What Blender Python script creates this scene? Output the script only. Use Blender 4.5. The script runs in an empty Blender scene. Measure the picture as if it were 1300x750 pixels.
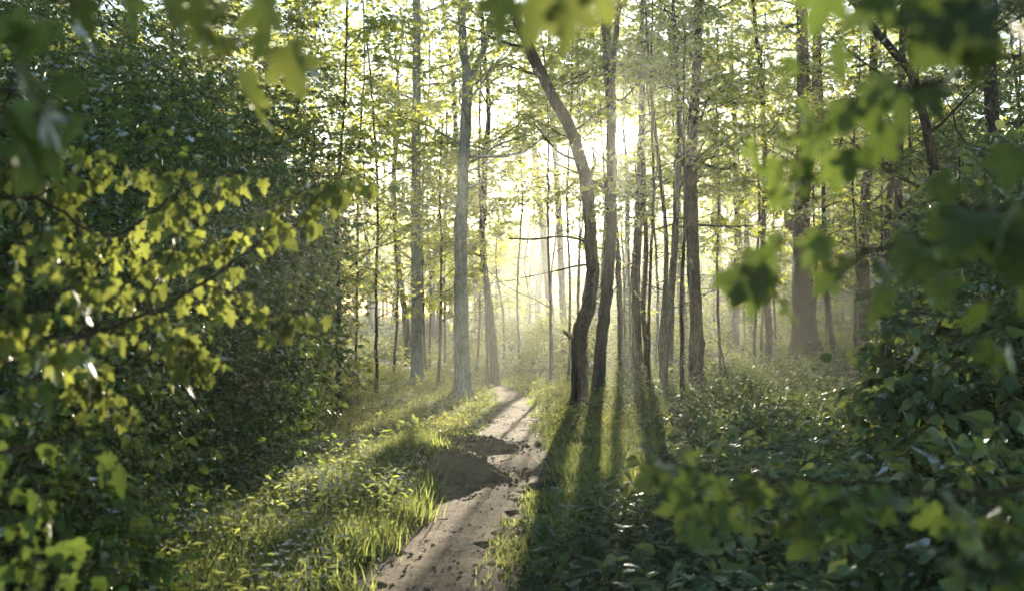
import bpy, math
import numpy as np
from mathutils import Vector

C = bpy.context.scene
COL = C.collection
PI = math.pi
R = math.radians

# ------------------------------------------------------------------ camera numbers
FPX = 1444.0                      # focal length in photo pixels (40 mm on 36 mm)
PITCH = math.atan(25.0 / FPX)
CAM = np.array([0.0, 0.0, 1.6])
SUN_AZ = math.atan(138.0 / FPX)
SUN_EL = R(8.9)
SUN = np.array([math.sin(SUN_AZ) * math.cos(SUN_EL), math.cos(SUN_AZ) * math.cos(SUN_EL), math.sin(SUN_EL)])


def at(px, py, d):
    """world point at depth d (metres along +Y) seen at photo pixel px, py"""
    u = (px - 650.0) / FPX
    v = (375.0 - py) / FPX
    w = np.array([u, math.cos(PITCH) - v * math.sin(PITCH), math.sin(PITCH) + v * math.cos(PITCH)])
    return CAM + w * (d / w[1])


# ------------------------------------------------------------------ small numeric helpers
def unit(a):
    a = np.asarray(a, float)
    n = np.linalg.norm(a, axis=-1, keepdims=True)
    return a / np.maximum(n, 1e-9)


def sstep(x, a, b):
    t = np.clip((np.asarray(x, float) - a) / (b - a), 0, 1)
    return t * t * (3 - 2 * t)


_perm = np.random.default_rng(7).random((64, 64, 64))


def vnoise(x, y, z=0.0):
    """smooth value noise 0..1"""
    x, y, z = np.broadcast_arrays(np.asarray(x, float), np.asarray(y, float), np.asarray(z, float))
    xi, yi, zi = np.floor(x).astype(int), np.floor(y).astype(int), np.floor(z).astype(int)
    fx, fy, fz = x - xi, y - yi, z - zi
    fx, fy, fz = (f * f * (3 - 2 * f) for f in (fx, fy, fz))
    out = 0
    for a in (0, 1):
        for b in (0, 1):
            for c in (0, 1):
                w = (fx if a else 1 - fx) * (fy if b else 1 - fy) * (fz if c else 1 - fz)
                out = out + w * _perm[(xi + a) % 64, (yi + b) % 64, (zi + c) % 64]
    return out


# ------------------------------------------------------------------ terrain
PATH = np.array([  # y, centre x, half width
    (0.0, -0.10, 0.36), (3.0, -0.34, 0.36), (6.6, -0.47, 0.35), (7.8, -0.47, 0.32), (9.5, -0.30, 0.33), (11.2, -0.20, 0.50),
    (13.6, -0.02, 0.48), (15.5, -0.06, 0.42), (17.2, -0.05, 0.36), (19.5, 0.02, 0.31), (22.0, 0.02, 0.29), (24.0, -0.18, 0.26),
    (27.0, -0.8, 0.24), (31.0, -2.0, 0.22)])


def path_cx(y):
    return np.interp(y, PATH[:, 0], PATH[:, 1]), np.interp(y, PATH[:, 0], PATH[:, 2])


def path_mask(x, y):
    c, h = path_cx(y)
    d = np.abs(x - c) / h
    return (1 - sstep(d, 0.75, 1.25)) * (1 - sstep(y, 28, 31))


def bump(x, y, cx, cy, rx, ry, h, p=1.0):
    q = ((x - cx) / rx) ** 2 + ((y - cy) / ry) ** 2
    return h * np.exp(-q ** p)


def terrain(x, y):
    x, y = np.broadcast_arrays(np.asarray(x, float), np.asarray(y, float))
    z = 0.10 * (vnoise(x * 0.35 + 9, y * 0.35, 1) - 0.5) * sstep(np.abs(x - path_cx(y)[0]), 0.3, 1.5)
    z = z + 0.05 * (vnoise(x * 1.3, y * 1.3, 4) - 0.5)
    z = z + 0.62 * sstep(x, 2.4, 9.0) * sstep(y, 10, 24)
    z = z + 0.22 * sstep(-x, 1.4, 4.0)
    z = z + 8.5 * sstep(x + (y - 40) * 0.25, 11, 38) * sstep(y, 30, 75)
    z = z + 1.6 * sstep(-x, 4, 26) * sstep(y, 30, 70)
    z = z + bump(x, y, -0.80, 11.4, 0.66, 0.38, 0.27, 1.8)
    z = z + bump(x, y, -0.62, 13.6, 0.60, 0.34, 0.15, 1.8)
    z = z + bump(x, y, 0.32, 10.4, 0.22, 0.22, -0.10)
    return z


# ------------------------------------------------------------------ mesh buffer
class Buf:
    def __init__(self):
        self.v, self.f3, self.f4, self.a3, self.a4, self.m3, self.m4, self.n = [], [], [], [], [], [], [], 0

    def add(self, v, f, val=None, mat=0):
        f = np.asarray(f, np.int64)
        v = np.asarray(v, float).reshape(-1, 3)
        if not len(f):
            return
        val = np.full(len(f), 0.5) if val is None else np.asarray(val, float)
        if f.shape[1] == 3:
            self.f3.append(f + self.n); self.a3.append(val); self.m3.append(np.full(len(f), mat))
        else:
            self.f4.append(f + self.n); self.a4.append(val); self.m4.append(np.full(len(f), mat))
        self.v.append(v)
        self.n += len(v)

    def tube(self, pts, rad, sides=6, rng=None, rough=0.0, mat=0, cap=True):
        pts = np.asarray(pts, float); rad = np.asarray(rad, float)
        n = len(pts)
        t = np.gradient(pts, axis=0)
        t = unit(t)
        m = np.abs(t.mean(0))
        ref = np.eye(3)[int(np.argmin(m))]
        a = unit(np.cross(t, ref)); b = np.cross(t, a)
        ang = np.arange(sides) * 2 * PI / sides
        rr = rad[:, None] * np.ones(sides)
        if rng is not None and rough:
            ph = rng.random(4) * 6.28
            s = np.arange(n)[:, None]
            rr = rr * (1 + rough * (0.6 * np.sin(2 * ang + ph[0] + s * 0.23) + 0.5 * np.sin(3 * ang + ph[1] - s * 0.31) + 0.5 * rng.normal(size=(n, sides)) * 0.6))
        v = pts[:, None, :] + rr[..., None] * (np.cos(ang)[None, :, None] * a[:, None, :] + np.sin(ang)[None, :, None] * b[:, None, :])
        i = np.arange(n - 1)[:, None] * sides; j = np.arange(sides)[None, :]; k = (j + 1) % sides
        f = np.stack([i + j, i + k, i + sides + k, i + sides + j], -1).reshape(-1, 4)
        self.add(v.reshape(-1, 3), f, mat=mat)
        if cap and rad[-1] > 0.004:
            base = np.vstack([v[-1], pts[-1] + t[-1] * rad[-1] * 0.5])
            jj = np.arange(sides)
            self.add(base, np.stack([jj, (jj + 1) % sides, np.full(sides, sides)], -1), mat=mat)

    def build(self, name, mats, parent=None, origin=(0, 0, 0), smooth=False):
        me = bpy.data.meshes.new(name)
        v = (np.concatenate(self.v) if self.v else np.zeros((0, 3))) - np.asarray(origin, float)
        f3 = np.concatenate(self.f3) if self.f3 else np.zeros((0, 3), np.int64)
        f4 = np.concatenate(self.f4) if self.f4 else np.zeros((0, 4), np.int64)
        val = np.concatenate(self.a3 + self.a4) if (self.a3 or self.a4) else np.zeros(0)
        mi = np.concatenate(self.m3 + self.m4) if (self.m3 or self.m4) else np.zeros(0)
        me.vertices.add(len(v)); me.vertices.foreach_set('co', v.astype(np.float32).ravel())
        loops = np.concatenate([f3.ravel(), f4.ravel()]).astype(np.int32)
        me.loops.add(len(loops)); me.loops.foreach_set('vertex_index', loops)
        npoly = len(f3) + len(f4)
        start = np.concatenate([np.arange(len(f3)) * 3, len(f3) * 3 + np.arange(len(f4)) * 4]).astype(np.int32)
        tot = np.concatenate([np.full(len(f3), 3), np.full(len(f4), 4)]).astype(np.int32)
        me.polygons.add(npoly)
        me.polygons.foreach_set('loop_start', start); me.polygons.foreach_set('loop_total', tot)
        if not isinstance(mats, (list, tuple)):
            mats = [mats]
        for m in mats:
            me.materials.append(m)
        if len(mats) > 1:
            me.polygons.foreach_set('material_index', mi.astype(np.int32))
        me.polygons.foreach_set('use_smooth', np.full(npoly, bool(smooth)))
        at_ = me.attributes.new('tint', 'FLOAT', 'FACE'); at_.data.foreach_set('value', val.astype(np.float32))
        me.update(calc_edges=True)
        o = bpy.data.objects.new(name, me); COL.objects.link(o)
        if parent is not None:
            o.parent = parent
        else:
            o.location = origin
        return o


def empty(name, loc):
    o = bpy.data.objects.new(name, None); COL.objects.link(o)
    o.location = tuple(float(q) for q in loc); o.empty_display_size = 0.2
    return o


def tag(o, label=None, cat=None, group=None, kind=None):
    if label: o['label'] = label
    if cat: o['category'] = cat
    if group: o['group'] = group
    if kind: o['kind'] = kind
    return o


# ------------------------------------------------------------------ materials
def new_mat(name):
    m = bpy.data.materials.new(name); m.use_nodes = True
    nt = m.node_tree; nt.nodes.clear()
    return m, nt, nt.nodes, nt.links


def leaf_mat(name, refl, trans, gloss=0.06, rough=0.4, var=0.45, tmix=0.45, yellow=None):
    """two-sided leaf: diffuse + translucent + a thin sheen; every leaf has its own tint"""
    m, nt, N, L = new_mat(name)
    out = N.new('ShaderNodeOutputMaterial')
    at_ = N.new('ShaderNodeAttribute'); at_.attribute_name = 'tint'

    def ramp(c, lo, hi, shift):
        r = N.new('ShaderNodeValToRGB')
        c0 = [q * lo for q in c]; c1 = [min(1, c[i] * hi * shift[i]) for i in range(3)]
        r.color_ramp.elements[0].color = (*c0, 1); r.color_ramp.elements[1].color = (*c1, 1)
        L.new(at_.outputs['Fac'], r.inputs[0])
        return r
    rc = ramp(refl, 1 - var, 1 + var, (1.05, 1.0, 0.9)); tc = ramp(trans, 1 - var * 0.6, 1 + var * 0.7, (1.08, 1.0, 0.85))
    d = N.new('ShaderNodeBsdfDiffuse'); L.new(rc.outputs[0], d.inputs[0])
    t = N.new('ShaderNodeBsdfTranslucent'); L.new(tc.outputs[0], t.inputs[0])
    mx = N.new('ShaderNodeMixShader'); mx.inputs[0].default_value = tmix
    L.new(d.outputs[0], mx.inputs[1]); L.new(t.outputs[0], mx.inputs[2])
    g = N.new('ShaderNodeBsdfGlossy'); g.inputs['Roughness'].default_value = rough
    g.inputs[0].default_value = (1, 1, 1, 1)
    fr = N.new('ShaderNodeFresnel'); fr.inputs[0].default_value = 1.38
    ml = N.new('ShaderNodeMath'); ml.operation = 'MULTIPLY'; ml.inputs[1].default_value = gloss * 12
    L.new(fr.outputs[0], ml.inputs[0]); ml.use_clamp = True
    m2 = N.new('ShaderNodeMixShader'); L.new(ml.outputs[0], m2.inputs[0])
    L.new(mx.outputs[0], m2.inputs[1]); L.new(g.outputs[0], m2.inputs[2])
    L.new(m2.outputs[0], out.inputs[0])
    return m


def bark_mat(name, dark, light, moss=(0.05, 0.07, 0.02), mossy=0.3, bands=0.0, scale=1.0, bump=0.5):
    m, nt, N, L = new_mat(name)
    out = N.new('ShaderNodeOutputMaterial'); p = N.new('ShaderNodeBsdfPrincipled')
    p.inputs['Roughness'].default_value = 0.9; p.inputs['Specular IOR Level'].default_value = 0.2
    tc = N.new('ShaderNodeTexCoord')
    mp = N.new('ShaderNodeMapping'); mp.inputs['Scale'].default_value = (22 * scale, 22 * scale, 3.2 * scale)
    L.new(tc.outputs['Object'], mp.inputs[0])
    n1 = N.new('ShaderNodeTexNoise'); n1.inputs['Scale'].default_value = 1.0; n1.inputs['Detail'].default_value = 5; n1.inputs['Roughness'].default_value = 0.65
    L.new(mp.outputs[0], n1.inputs['Vector'])
    r = N.new('ShaderNodeValToRGB'); r.color_ramp.elements[0].position = 0.34; r.color_ramp.elements[1].position = 0.66
    r.color_ramp.elements[0].color = (*dark, 1); r.color_ramp.elements[1].color = (*light, 1)
    L.new(n1.outputs[0], r.inputs[0])
    n2 = N.new('ShaderNodeTexNoise'); n2.inputs['Scale'].default_value = 2.3; n2.inputs['Detail'].default_value = 4
    L.new(tc.outputs['Object'], n2.inputs['Vector'])
    r2 = N.new('ShaderNodeValToRGB'); r2.color_ramp.elements[0].position = 0.48; r2.color_ramp.elements[1].position = 0.68
    r2.color_ramp.elements[0].color = (0, 0, 0, 1); r2.color_ramp.elements[1].color = (mossy, mossy, mossy, 1)
    L.new(n2.outputs[0], r2.inputs[0])
    mix = N.new('ShaderNodeMixRGB'); mix.inputs[2].default_value = (*moss, 1)
    L.new(r2.outputs[0], mix.inputs[0]); L.new(r.outputs[0], mix.inputs[1])
    col = mix.outputs[0]
    if bands:
        mb = N.new('ShaderNodeMapping'); mb.inputs['Scale'].default_value = (2.5, 2.5, 14)
        L.new(tc.outputs['Object'], mb.inputs[0])
        n3 = N.new('ShaderNodeTexNoise'); n3.inputs['Scale'].default_value = 1.0; n3.inputs['Detail'].default_value = 6; n3.inputs['Roughness'].default_value = 0.7
        L.new(mb.outputs[0], n3.inputs['Vector'])
        r3 = N.new('ShaderNodeValToRGB'); r3.color_ramp.elements[0].position = 0.30; r3.color_ramp.elements[1].position = 0.46
        q = 1 - bands
        r3.color_ramp.elements[0].color = (q, q, q, 1); r3.color_ramp.elements[1].color = (1, 1, 1, 1)
        L.new(n3.outputs[0], r3.inputs[0])
        mu = N.new('ShaderNodeMixRGB'); mu.blend_type = 'MULTIPLY'; mu.inputs[0].default_value = 1
        L.new(col, mu.inputs[1]); L.new(r3.outputs[0], mu.inputs[2]); col = mu.outputs[0]

    mc = N.new('ShaderNodeMapping'); mc.inputs['Scale'].default_value = (34 * scale, 34 * scale, 6 * scale)
    L.new(tc.outputs['Object'], mc.inputs[0])
    vo = N.new('ShaderNodeTexVoronoi'); vo.feature = 'DISTANCE_TO_EDGE'; vo.inputs['Scale'].default_value = 1.0
    wn = N.new('ShaderNodeMixRGB'); wn.blend_type = 'ADD'; wn.inputs[0].default_value = 0.8
    L.new(mc.outputs[0], wn.inputs[1]); L.new(n1.outputs['Color'], wn.inputs[2]); L.new(wn.outputs[0], vo.inputs['Vector'])
    cr_ = N.new('ShaderNodeValToRGB'); cr_.color_ramp.elements[0].position = 0.0; cr_.color_ramp.elements[1].position = 0.22
    k0 = 1 - min(0.85, bump * 1.3); cr_.color_ramp.elements[0].color = (k0, k0, k0, 1); cr_.color_ramp.elements[1].color = (1, 1, 1, 1)
    L.new(vo.outputs['Distance'], cr_.inputs[0])
    mk = N.new('ShaderNodeMixRGB'); mk.blend_type = 'MULTIPLY'; mk.inputs[0].default_value = 1.0
    L.new(col, mk.inputs[1]); L.new(cr_.outputs[0], mk.inputs[2]); L.new(mk.outputs[0], p.inputs['Base Color'])
    hm_ = N.new('ShaderNodeMath'); hm_.operation = 'MULTIPLY'; L.new(cr_.outputs[0], hm_.inputs[0]); L.new(n1.outputs[0], hm_.inputs[1])
    b = N.new('ShaderNodeBump'); b.inputs['Strength'].default_value = bump; b.inputs['Distance'].default_value = 0.03
    L.new(hm_.outputs[0], b.inputs['Height']); L.new(b.outputs[0], p.inputs['Normal'])
    L.new(p.outputs[0], out.inputs[0])
    return m


def soil_mat(name, cols, scale=1.0, bump=0.6):
    m, nt, N, L = new_mat(name)
    out = N.new('ShaderNodeOutputMaterial'); p = N.new('ShaderNodeBsdfPrincipled')
    p.inputs['Roughness'].default_value = 0.95; p.inputs['Specular IOR Level'].default_value = 0.15
    tc = N.new('ShaderNodeTexCoord')
    n1 = N.new('ShaderNodeTexNoise'); n1.inputs['Scale'].default_value = 1.7 * scale; n1.inputs['Detail'].default_value = 8; n1.inputs['Roughness'].default_value = 0.68
    n2 = N.new('ShaderNodeTexNoise'); n2.inputs['Scale'].default_value = 26 * scale; n2.inputs['Detail'].default_value = 6; n2.inputs['Roughness'].default_value = 0.7
    for n in (n1, n2):
        L.new(tc.outputs['Object'], n.inputs['Vector'])
    mx = N.new('ShaderNodeMath'); mx.operation = 'ADD'
    h1 = N.new('ShaderNodeMath'); h1.operation = 'MULTIPLY'; h1.inputs[1].default_value = 0.6
    h2 = N.new('ShaderNodeMath'); h2.operation = 'MULTIPLY'; h2.inputs[1].default_value = 0.4
    L.new(n1.outputs[0], h1.inputs[0]); L.new(n2.outputs[0], h2.inputs[0]); L.new(h1.outputs[0], mx.inputs[0]); L.new(h2.outputs[0], mx.inputs[1])
    r = N.new('ShaderNodeValToRGB')
    while len(r.color_ramp.elements) < len(cols):
        r.color_ramp.elements.new(0.5)
    for i, c in enumerate(cols):
        r.color_ramp.elements[i].position = 0.34 + 0.32 * i / (len(cols) - 1); r.color_ramp.elements[i].color = (*c, 1)
    L.new(mx.outputs[0], r.inputs[0]); L.new(r.outputs[0], p.inputs['Base Color'])
    b = N.new('ShaderNodeBump'); b.inputs['Strength'].default_value = bump; b.inputs['Distance'].default_value = 0.03
    L.new(n2.outputs[0], b.inputs['Height']); L.new(b.outputs[0], p.inputs['Normal'])
    L.new(p.outputs[0], out.inputs[0])
    return m


def plain_mat(name, c, rough=0.7):
    m, nt, N, L = new_mat(name)
    out = N.new('ShaderNodeOutputMaterial'); p = N.new('ShaderNodeBsdfPrincipled')
    n = N.new('ShaderNodeTexNoise'); n.inputs['Scale'].default_value = 40; n.inputs['Detail'].default_value = 4
    tc = N.new('ShaderNodeTexCoord'); L.new(tc.outputs['Object'], n.inputs['Vector'])
    r = N.new('ShaderNodeValToRGB'); r.color_ramp.elements[0].color = (*[q * 0.7 for q in c], 1); r.color_ramp.elements[1].color = (*[min(1, q * 1.2) for q in c], 1)
    L.new(n.outputs[0], r.inputs[0]); L.new(r.outputs[0], p.inputs['Base Color'])
    p.inputs['Roughness'].default_value = rough
    L.new(p.outputs[0], out.inputs[0])
    return m


M = {}
M['spring'] = leaf_mat('spring_leaf', (0.090, 0.128, 0.028), (0.47, 0.53, 0.075), 0.035, 0.45, tmix=0.68)
M['maple'] = leaf_mat('maple_leaf', (0.060, 0.096, 0.026), (0.27, 0.32, 0.065), 0.025, 0.48, var=0.6, tmix=0.50)
M['maple_green_shade'] = leaf_mat('green_shaded_maple_leaf', (0.045, 0.085, 0.024), (0.17, 0.25, 0.045), 0.030, 0.45, var=0.6, tmix=0.46)  # greener leaf, also darkened in colour for the near branches in shade
M['dense'] = leaf_mat('dense_leaf', (0.046, 0.096, 0.024), (0.17, 0.25, 0.038), 0.030, 0.45, var=0.6, tmix=0.45)
M['broad'] = leaf_mat('broad_leaf', (0.066, 0.112, 0.050), (0.21, 0.28, 0.070), 0.030, 0.46, var=0.6, tmix=0.40)
M['herb'] = leaf_mat('herb_leaf', (0.075, 0.108, 0.040), (0.33, 0.37, 0.09), 0.014, 0.52, tmix=0.52)
M['grass'] = leaf_mat('grass_blade', (0.092, 0.128, 0.046), (0.43, 0.51, 0.150), 0.012, 0.55, tmix=0.58)
M['dock'] = leaf_mat('dock_leaf', (0.055, 0.095, 0.026), (0.18, 0.25, 0.050), 0.06, 0.38, tmix=0.50)
M['petal'] = leaf_mat('petal', (0.50, 0.54, 0.62), (0.40, 0.44, 0.52), 0.02, 0.6, var=0.2)
M['litter'] = leaf_mat('dead_leaf', (0.15, 0.105, 0.060), (0.16, 0.10, 0.045), 0.03, 0.6, var=0.5, tmix=0.25)
M['bark_pale'] = bark_mat('pale_bark', (0.20, 0.215, 0.20), (0.33, 0.345, 0.32), (0.13, 0.16, 0.09), 0.45, bands=0.45, scale=0.7, bump=0.3)
M['bark_grey'] = bark_mat('grey_bark', (0.055, 0.050, 0.040), (0.145, 0.132, 0.105), (0.075, 0.085, 0.035), 0.45)
M['bark_brown'] = bark_mat('brown_bark', (0.038, 0.030, 0.022), (0.115, 0.090, 0.066), (0.06, 0.065, 0.03), 0.30, bump=0.8)
M['twig'] = bark_mat('twig_bark', (0.040, 0.033, 0.022), (0.085, 0.072, 0.045), mossy=0.1, scale=3)
M['stalk'] = plain_mat('green_stalk', (0.075, 0.10, 0.035))
M['path'] = soil_mat('trodden_soil', [(0.070, 0.046, 0.024), (0.150, 0.104, 0.058), (0.225, 0.162, 0.092), (0.32, 0.24, 0.145)], 1.5, 1.0)
M['soil'] = soil_mat('woodland_soil', [(0.030, 0.026, 0.016), (0.055, 0.052, 0.026), (0.085, 0.082, 0.038)], 0.8, 0.8)
M['stone'] = plain_mat('pebble_grey', (0.20, 0.18, 0.15), 0.85)
M['wood'] = plain_mat('weathered_board', (0.16, 0.12, 0.08), 0.8)
M['hole_shade_disc'] = plain_mat('painted_hole_shade', (0.012, 0.010, 0.008), 0.9)  # near black, shade inside the bird box put into the colour

# ------------------------------------------------------------------ leaves
def tmpl(outline, fold=0.10, droop=0.12):
    """outline: right half from base to tip as (x, y); a folded two-sided blade, tris fanned from the midrib"""
    o = np.array(outline, float)
    n = len(o)
    mid = np.stack([np.zeros(n), o[:, 1]], 1)
    v, f = [], []

    def z(x, y):
        return fold * abs(x) * 2 - droop * y * y
    for s in (1, -1):
        b = len(v)
        for i in range(n):
            v.append((s * o[i, 0], o[i, 1], z(o[i, 0], o[i, 1])))
        c = len(v)
        for i in range(n):
            v.append((0, mid[i, 1], z(0, mid[i, 1])))
        for i in range(n - 1):
            q = [(b + i, b + i + 1, c + i + 1), (b + i, c + i + 1, c + i)]
            for t in q:
                pts = [v[k] for k in t]
                ar = np.linalg.norm(np.cross(np.subtract(pts[1], pts[0]), np.subtract(pts[2], pts[0])))
                if ar > 1e-5:
                    f.append(t if s == 1 else t[::-1])
    return np.array(v), np.array(f)


LEAF = {}
LEAF['quad'] = (np.array([(0, 0, 0), (0.30, 0.42, 0.07), (0, 1, -0.08), (-0.30, 0.42, 0.07)], float), np.array([(0, 1, 2), (0, 2, 3)]))
LEAF['ovate'] = tmpl([(0, 0), (0.30, 0.22), (0.34, 0.45), (0.20, 0.75), (0, 1.0)], 0.12, 0.14)
LEAF['heart'] = tmpl([(0, 0), (0.26, -0.06), (0.46, 0.18), (0.42, 0.48), (0.22, 0.78), (0, 1.0)], 0.10, 0.18)
LEAF['lance'] = tmpl([(0, 0), (0.13, 0.2), (0.16, 0.5), (0.10, 0.8), (0, 1.0)], 0.12, 0.25)
LEAF['blade'] = (np.array([(-0.5, 0, 0), (0.5, 0, 0), (0.42, 0.5, 0.04), (-0.42, 0.5, 0.04), (0, 1, 0.22)], float), np.array([(0, 1, 2), (0, 2, 3), (3, 2, 4)]))


def maple_tmpl(detail=True):
    if detail:
        h = [(0, 0.0), (0.10, -0.06), (0.27, -0.10), (0.36, -0.02), (0.50, 0.02), (0.45, 0.12), (0.44, 0.18), (0.30, 0.25),
             (0.50, 0.34), (0.53, 0.45), (0.66, 0.55), (0.55, 0.59), (0.52, 0.66), (0.38, 0.64), (0.21, 0.57),
             (0.23, 0.74), (0.28, 0.82), (0.17, 0.87), (0.13, 0.97), (0, 1.12)]
    else:
        h = [(0, 0.0), (0.28, -0.08), (0.50, 0.05), (0.38, 0.26), (0.60, 0.58), (0.26, 0.60), (0.25, 0.80), (0, 1.08)]
    pts = [(x, y) for x, y in h] + [(-x, y) for x, y in h[-2:0:-1]]
    c = (0.0, 0.30)
    v = [(c[0], c[1], 0.03)]
    for x, y in pts:
        v.append((x, y, 0.16 * abs(x) - 0.16 * y * y - 0.16 * x * x + (0.03 if abs(x) > 0.3 else 0)))
    n = len(pts)
    f = [(0, 1 + i, 1 + (i + 1) % n) for i in range(n)]
    return np.array(v), np.array(f)


LEAF['maple'] = maple_tmpl(True)
LEAF['maple_small'] = maple_tmpl(False)


def curl(t, a, b, tw):
    v, f = t
    v = v.copy()
    z = v[:, 2] + a * v[:, 0] ** 2 + b * v[:, 1] ** 2 + tw * v[:, 0] * v[:, 1]
    v[:, 0] *= 1 - 0.25 * abs(a)
    v[:, 2] = z
    return v, f


VARIANTS = {}
for k_ in ('maple', 'maple_small', 'ovate', 'heart', 'quad'):
    VARIANTS[k_] = [LEAF[k_], curl(LEAF[k_], 0.7, -0.25, 0.2), curl(LEAF[k_], -0.6, -0.3, -0.3), curl(LEAF[k_], 0.35, 0.25, 0.5)]


def put_leaves(buf, kind, pos, dirv, nrm, size, rng, mat=0, width=None, tint=None):
    if kind not in VARIANTS:
        return put_leaves_one(buf, LEAF[kind], pos, dirv, nrm, size, rng, mat, width, tint)
    n = len(pos)
    pick = rng.integers(0, 4, n)
    size = np.broadcast_to(np.asarray(size, float), (n,))
    for q in range(4):
        k = pick == q
        put_leaves_one(buf, VARIANTS[kind][q], np.asarray(pos)[k], np.asarray(dirv)[k], np.asarray(nrm)[k], size[k], rng, mat,
                       None if width is None else np.broadcast_to(np.asarray(width, float), (n,))[k], None if tint is None else tint[k])


def put_leaves_one(buf, template, pos, dirv, nrm, size, rng, mat=0, width=None, tint=None):
    tv, tf = template
    n = len(pos)
    if n == 0:
        return
    d = unit(dirv); nr = unit(nrm - (nrm * d).sum(1, keepdims=True) * d)
    x = np.cross(d, nr)
    size = np.broadcast_to(np.asarray(size, float), (n,))
    wx = size if width is None else np.broadcast_to(np.asarray(width, float), (n,))
    v = pos[:, None, :] + (tv[None, :, 0:1] * wx[:, None, None]) * x[:, None, :] + (tv[None, :, 1:2] * size[:, None, None]) * d[:, None, :] + (tv[None, :, 2:3] * size[:, None, None]) * nr[:, None, :]
    f = tf[None] + (np.arange(n) * len(tv))[:, None, None]
    t = rng.random(n) if tint is None else tint
    buf.add(v.reshape(-1, 3), f.reshape(-1, 3), np.repeat(t, len(tf)), mat)


def sprays(base, dirv, rng, n=9, length=0.4, droop=0.15):
    """short leafy twigs: returns twig polylines (S,4,3) and leaf position, direction and normal"""
    S = len(base)
    d = unit(dirv + rng.normal(size=(S, 3)) * 0.15)
    ln = length * rng.uniform(0.6, 1.3, S)
    side = unit(np.cross(d, np.array([0, 0, 1.0])) + 1e-4)
    up = np.cross(side, d)
    t = np.linspace(0, 1, 4)
    tw = base[:, None] + d[:, None] * (ln[:, None] * t)[..., None] - np.array([0, 0, 1.0]) * (droop * ln[:, None] * t ** 2)[..., None]
    tl = (np.arange(n) + 0.6) / n
    tl = np.clip(tl[None] + rng.normal(size=(S, n)) * 0.04, 0.05, 1.0)
    p = base[:, None] + d[:, None] * (ln[:, None] * tl)[..., None] - np.array([0, 0, 1.0]) * (droop * ln[:, None] * tl ** 2)[..., None]
    sg = np.where(np.arange(n) % 2 == 0, 1.0, -1.0)[None, :, None]
    last = (np.arange(n) == n - 1)[None, :, None]
    ld = d[:, None] * np.where(last, 1.0, 0.55) + side[:, None] * sg * np.where(last, 0.1, 0.85) + rng.normal(size=(S, n, 3)) * 0.28
    ld[..., 2] -= 0.40
    nr = up[:, None] + rng.normal(size=(S, n, 3)) * 0.75
    return tw, p.reshape(-1, 3), ld.reshape(-1, 3), nr.reshape(-1, 3)


def on_sun(P, z=0.0):
    """where the shadow of P falls on height z"""
    k = (P[:, 2] - z) / SUN[2]
    return P[:, 0] - SUN[0] * k, P[:, 1] - SUN[1] * k


def sun_open(P, rng, strength=1.0):
    """openings in the foliage towards the sun, over the path and the glade: True = keep"""
    gx, gy = on_sun(P)
    pc, ph = path_cx(np.clip(gy, 0, 31))
    glade = sstep(gx, -2.6, -1.9) * (1 - sstep(gx, 0.7, 1.3)) * sstep(gy, 5, 6.5) * (1 - sstep(gy, 23, 26))
    bx, by = on_sun(P, 1.85)
    spray = sstep(bx, -2.0, -1.5) * (1 - sstep(bx, -0.2, 0.2)) * sstep(by, 2.0, 2.8) * (1 - sstep(by, 5.5, 6.5))
    right = sstep(gx, 0.9, 1.2) * (1 - sstep(gx, 1.8, 3.2)) * sstep(gy, 12, 15) * (1 - sstep(gy, 24, 30)) * 0.8
    near = sstep(gx, 0.8, 1.1) * (1 - sstep(gx, 3.5, 5.5)) * sstep(gy, 6, 7.5) * (1 - sstep(gy, 20, 26))
    lx, ly = on_sun(P, 1.27)
    low = sstep(lx, 0.15, 0.3) * (1 - sstep(lx, 1.0, 1.2)) * sstep(ly, 1.6, 1.8) * (1 - sstep(ly, 2.6, 2.8))
    hx, hy = on_sun(P, 1.98)
    hang = sstep(hx, -0.75, -0.65) * (1 - sstep(hx, -0.25, -0.15)) * sstep(hy, 1.5, 1.7) * (1 - sstep(hy, 2.4, 2.6))
    keep = 1 - strength * np.clip(0.9 * hang + 0.8 * low + (0.90 + 0.05 * (gx < -0.6)) * glade + 0.85 * spray + 0.75 * right + 0.5 * near, 0, 0.95)
    # the line of sight to the sun itself
    rel = P - CAM
    dist = np.linalg.norm(rel, axis=1)
    ang = np.degrees(np.arccos(np.clip((rel @ SUN) / np.maximum(dist, 1e-6), -1, 1)))
    keep = np.where(ang < 0.70, 0.0, np.where(ang < 0.9, keep * 0.5, keep))
    return rng.random(len(P)) < keep


def resample(pts, n):
    pts = np.asarray(pts, float)
    if len(pts) < 3:
        t = np.linspace(0, len(pts) - 1, n); i = np.minimum(t.astype(int), len(pts) - 2); f = (t - i)[:, None]
        return pts[i] * (1 - f) + pts[i + 1] * f
    P = np.vstack([2 * pts[0] - pts[1], pts, 2 * pts[-1] - pts[-2]])
    t = np.linspace(0, len(pts) - 1, n); i = np.minimum(t.astype(int), len(pts) - 2); f = (t - i)[:, None]
    p0, p1, p2, p3 = P[i], P[i + 1], P[i + 2], P[i + 3]
    return 0.5 * (2 * p1 + (p2 - p0) * f + (2 * p0 - 5 * p1 + 4 * p2 - p3) * f ** 2 + (3 * p1 - p0 - 3 * p2 + p3) * f ** 3)


def limb_curve(start, az, length, rise, rng, n=6, sag=0.0):
    """a crooked limb: leaves at azimuth az, climbs by rise (-1..1)"""
    d = np.array([math.cos(az), math.sin(az), rise]); d /= np.linalg.norm(d)
    pts = [np.array(start, float)]
    st = length / (n - 1)
    for i in range(n - 1):
        d = d + rng.normal(size=3) * 0.16 + np.array([0, 0, 0.07 - sag])
        d /= np.linalg.norm(d)
        pts.append(pts[-1] + d * st)
    return np.array(pts)


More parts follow.
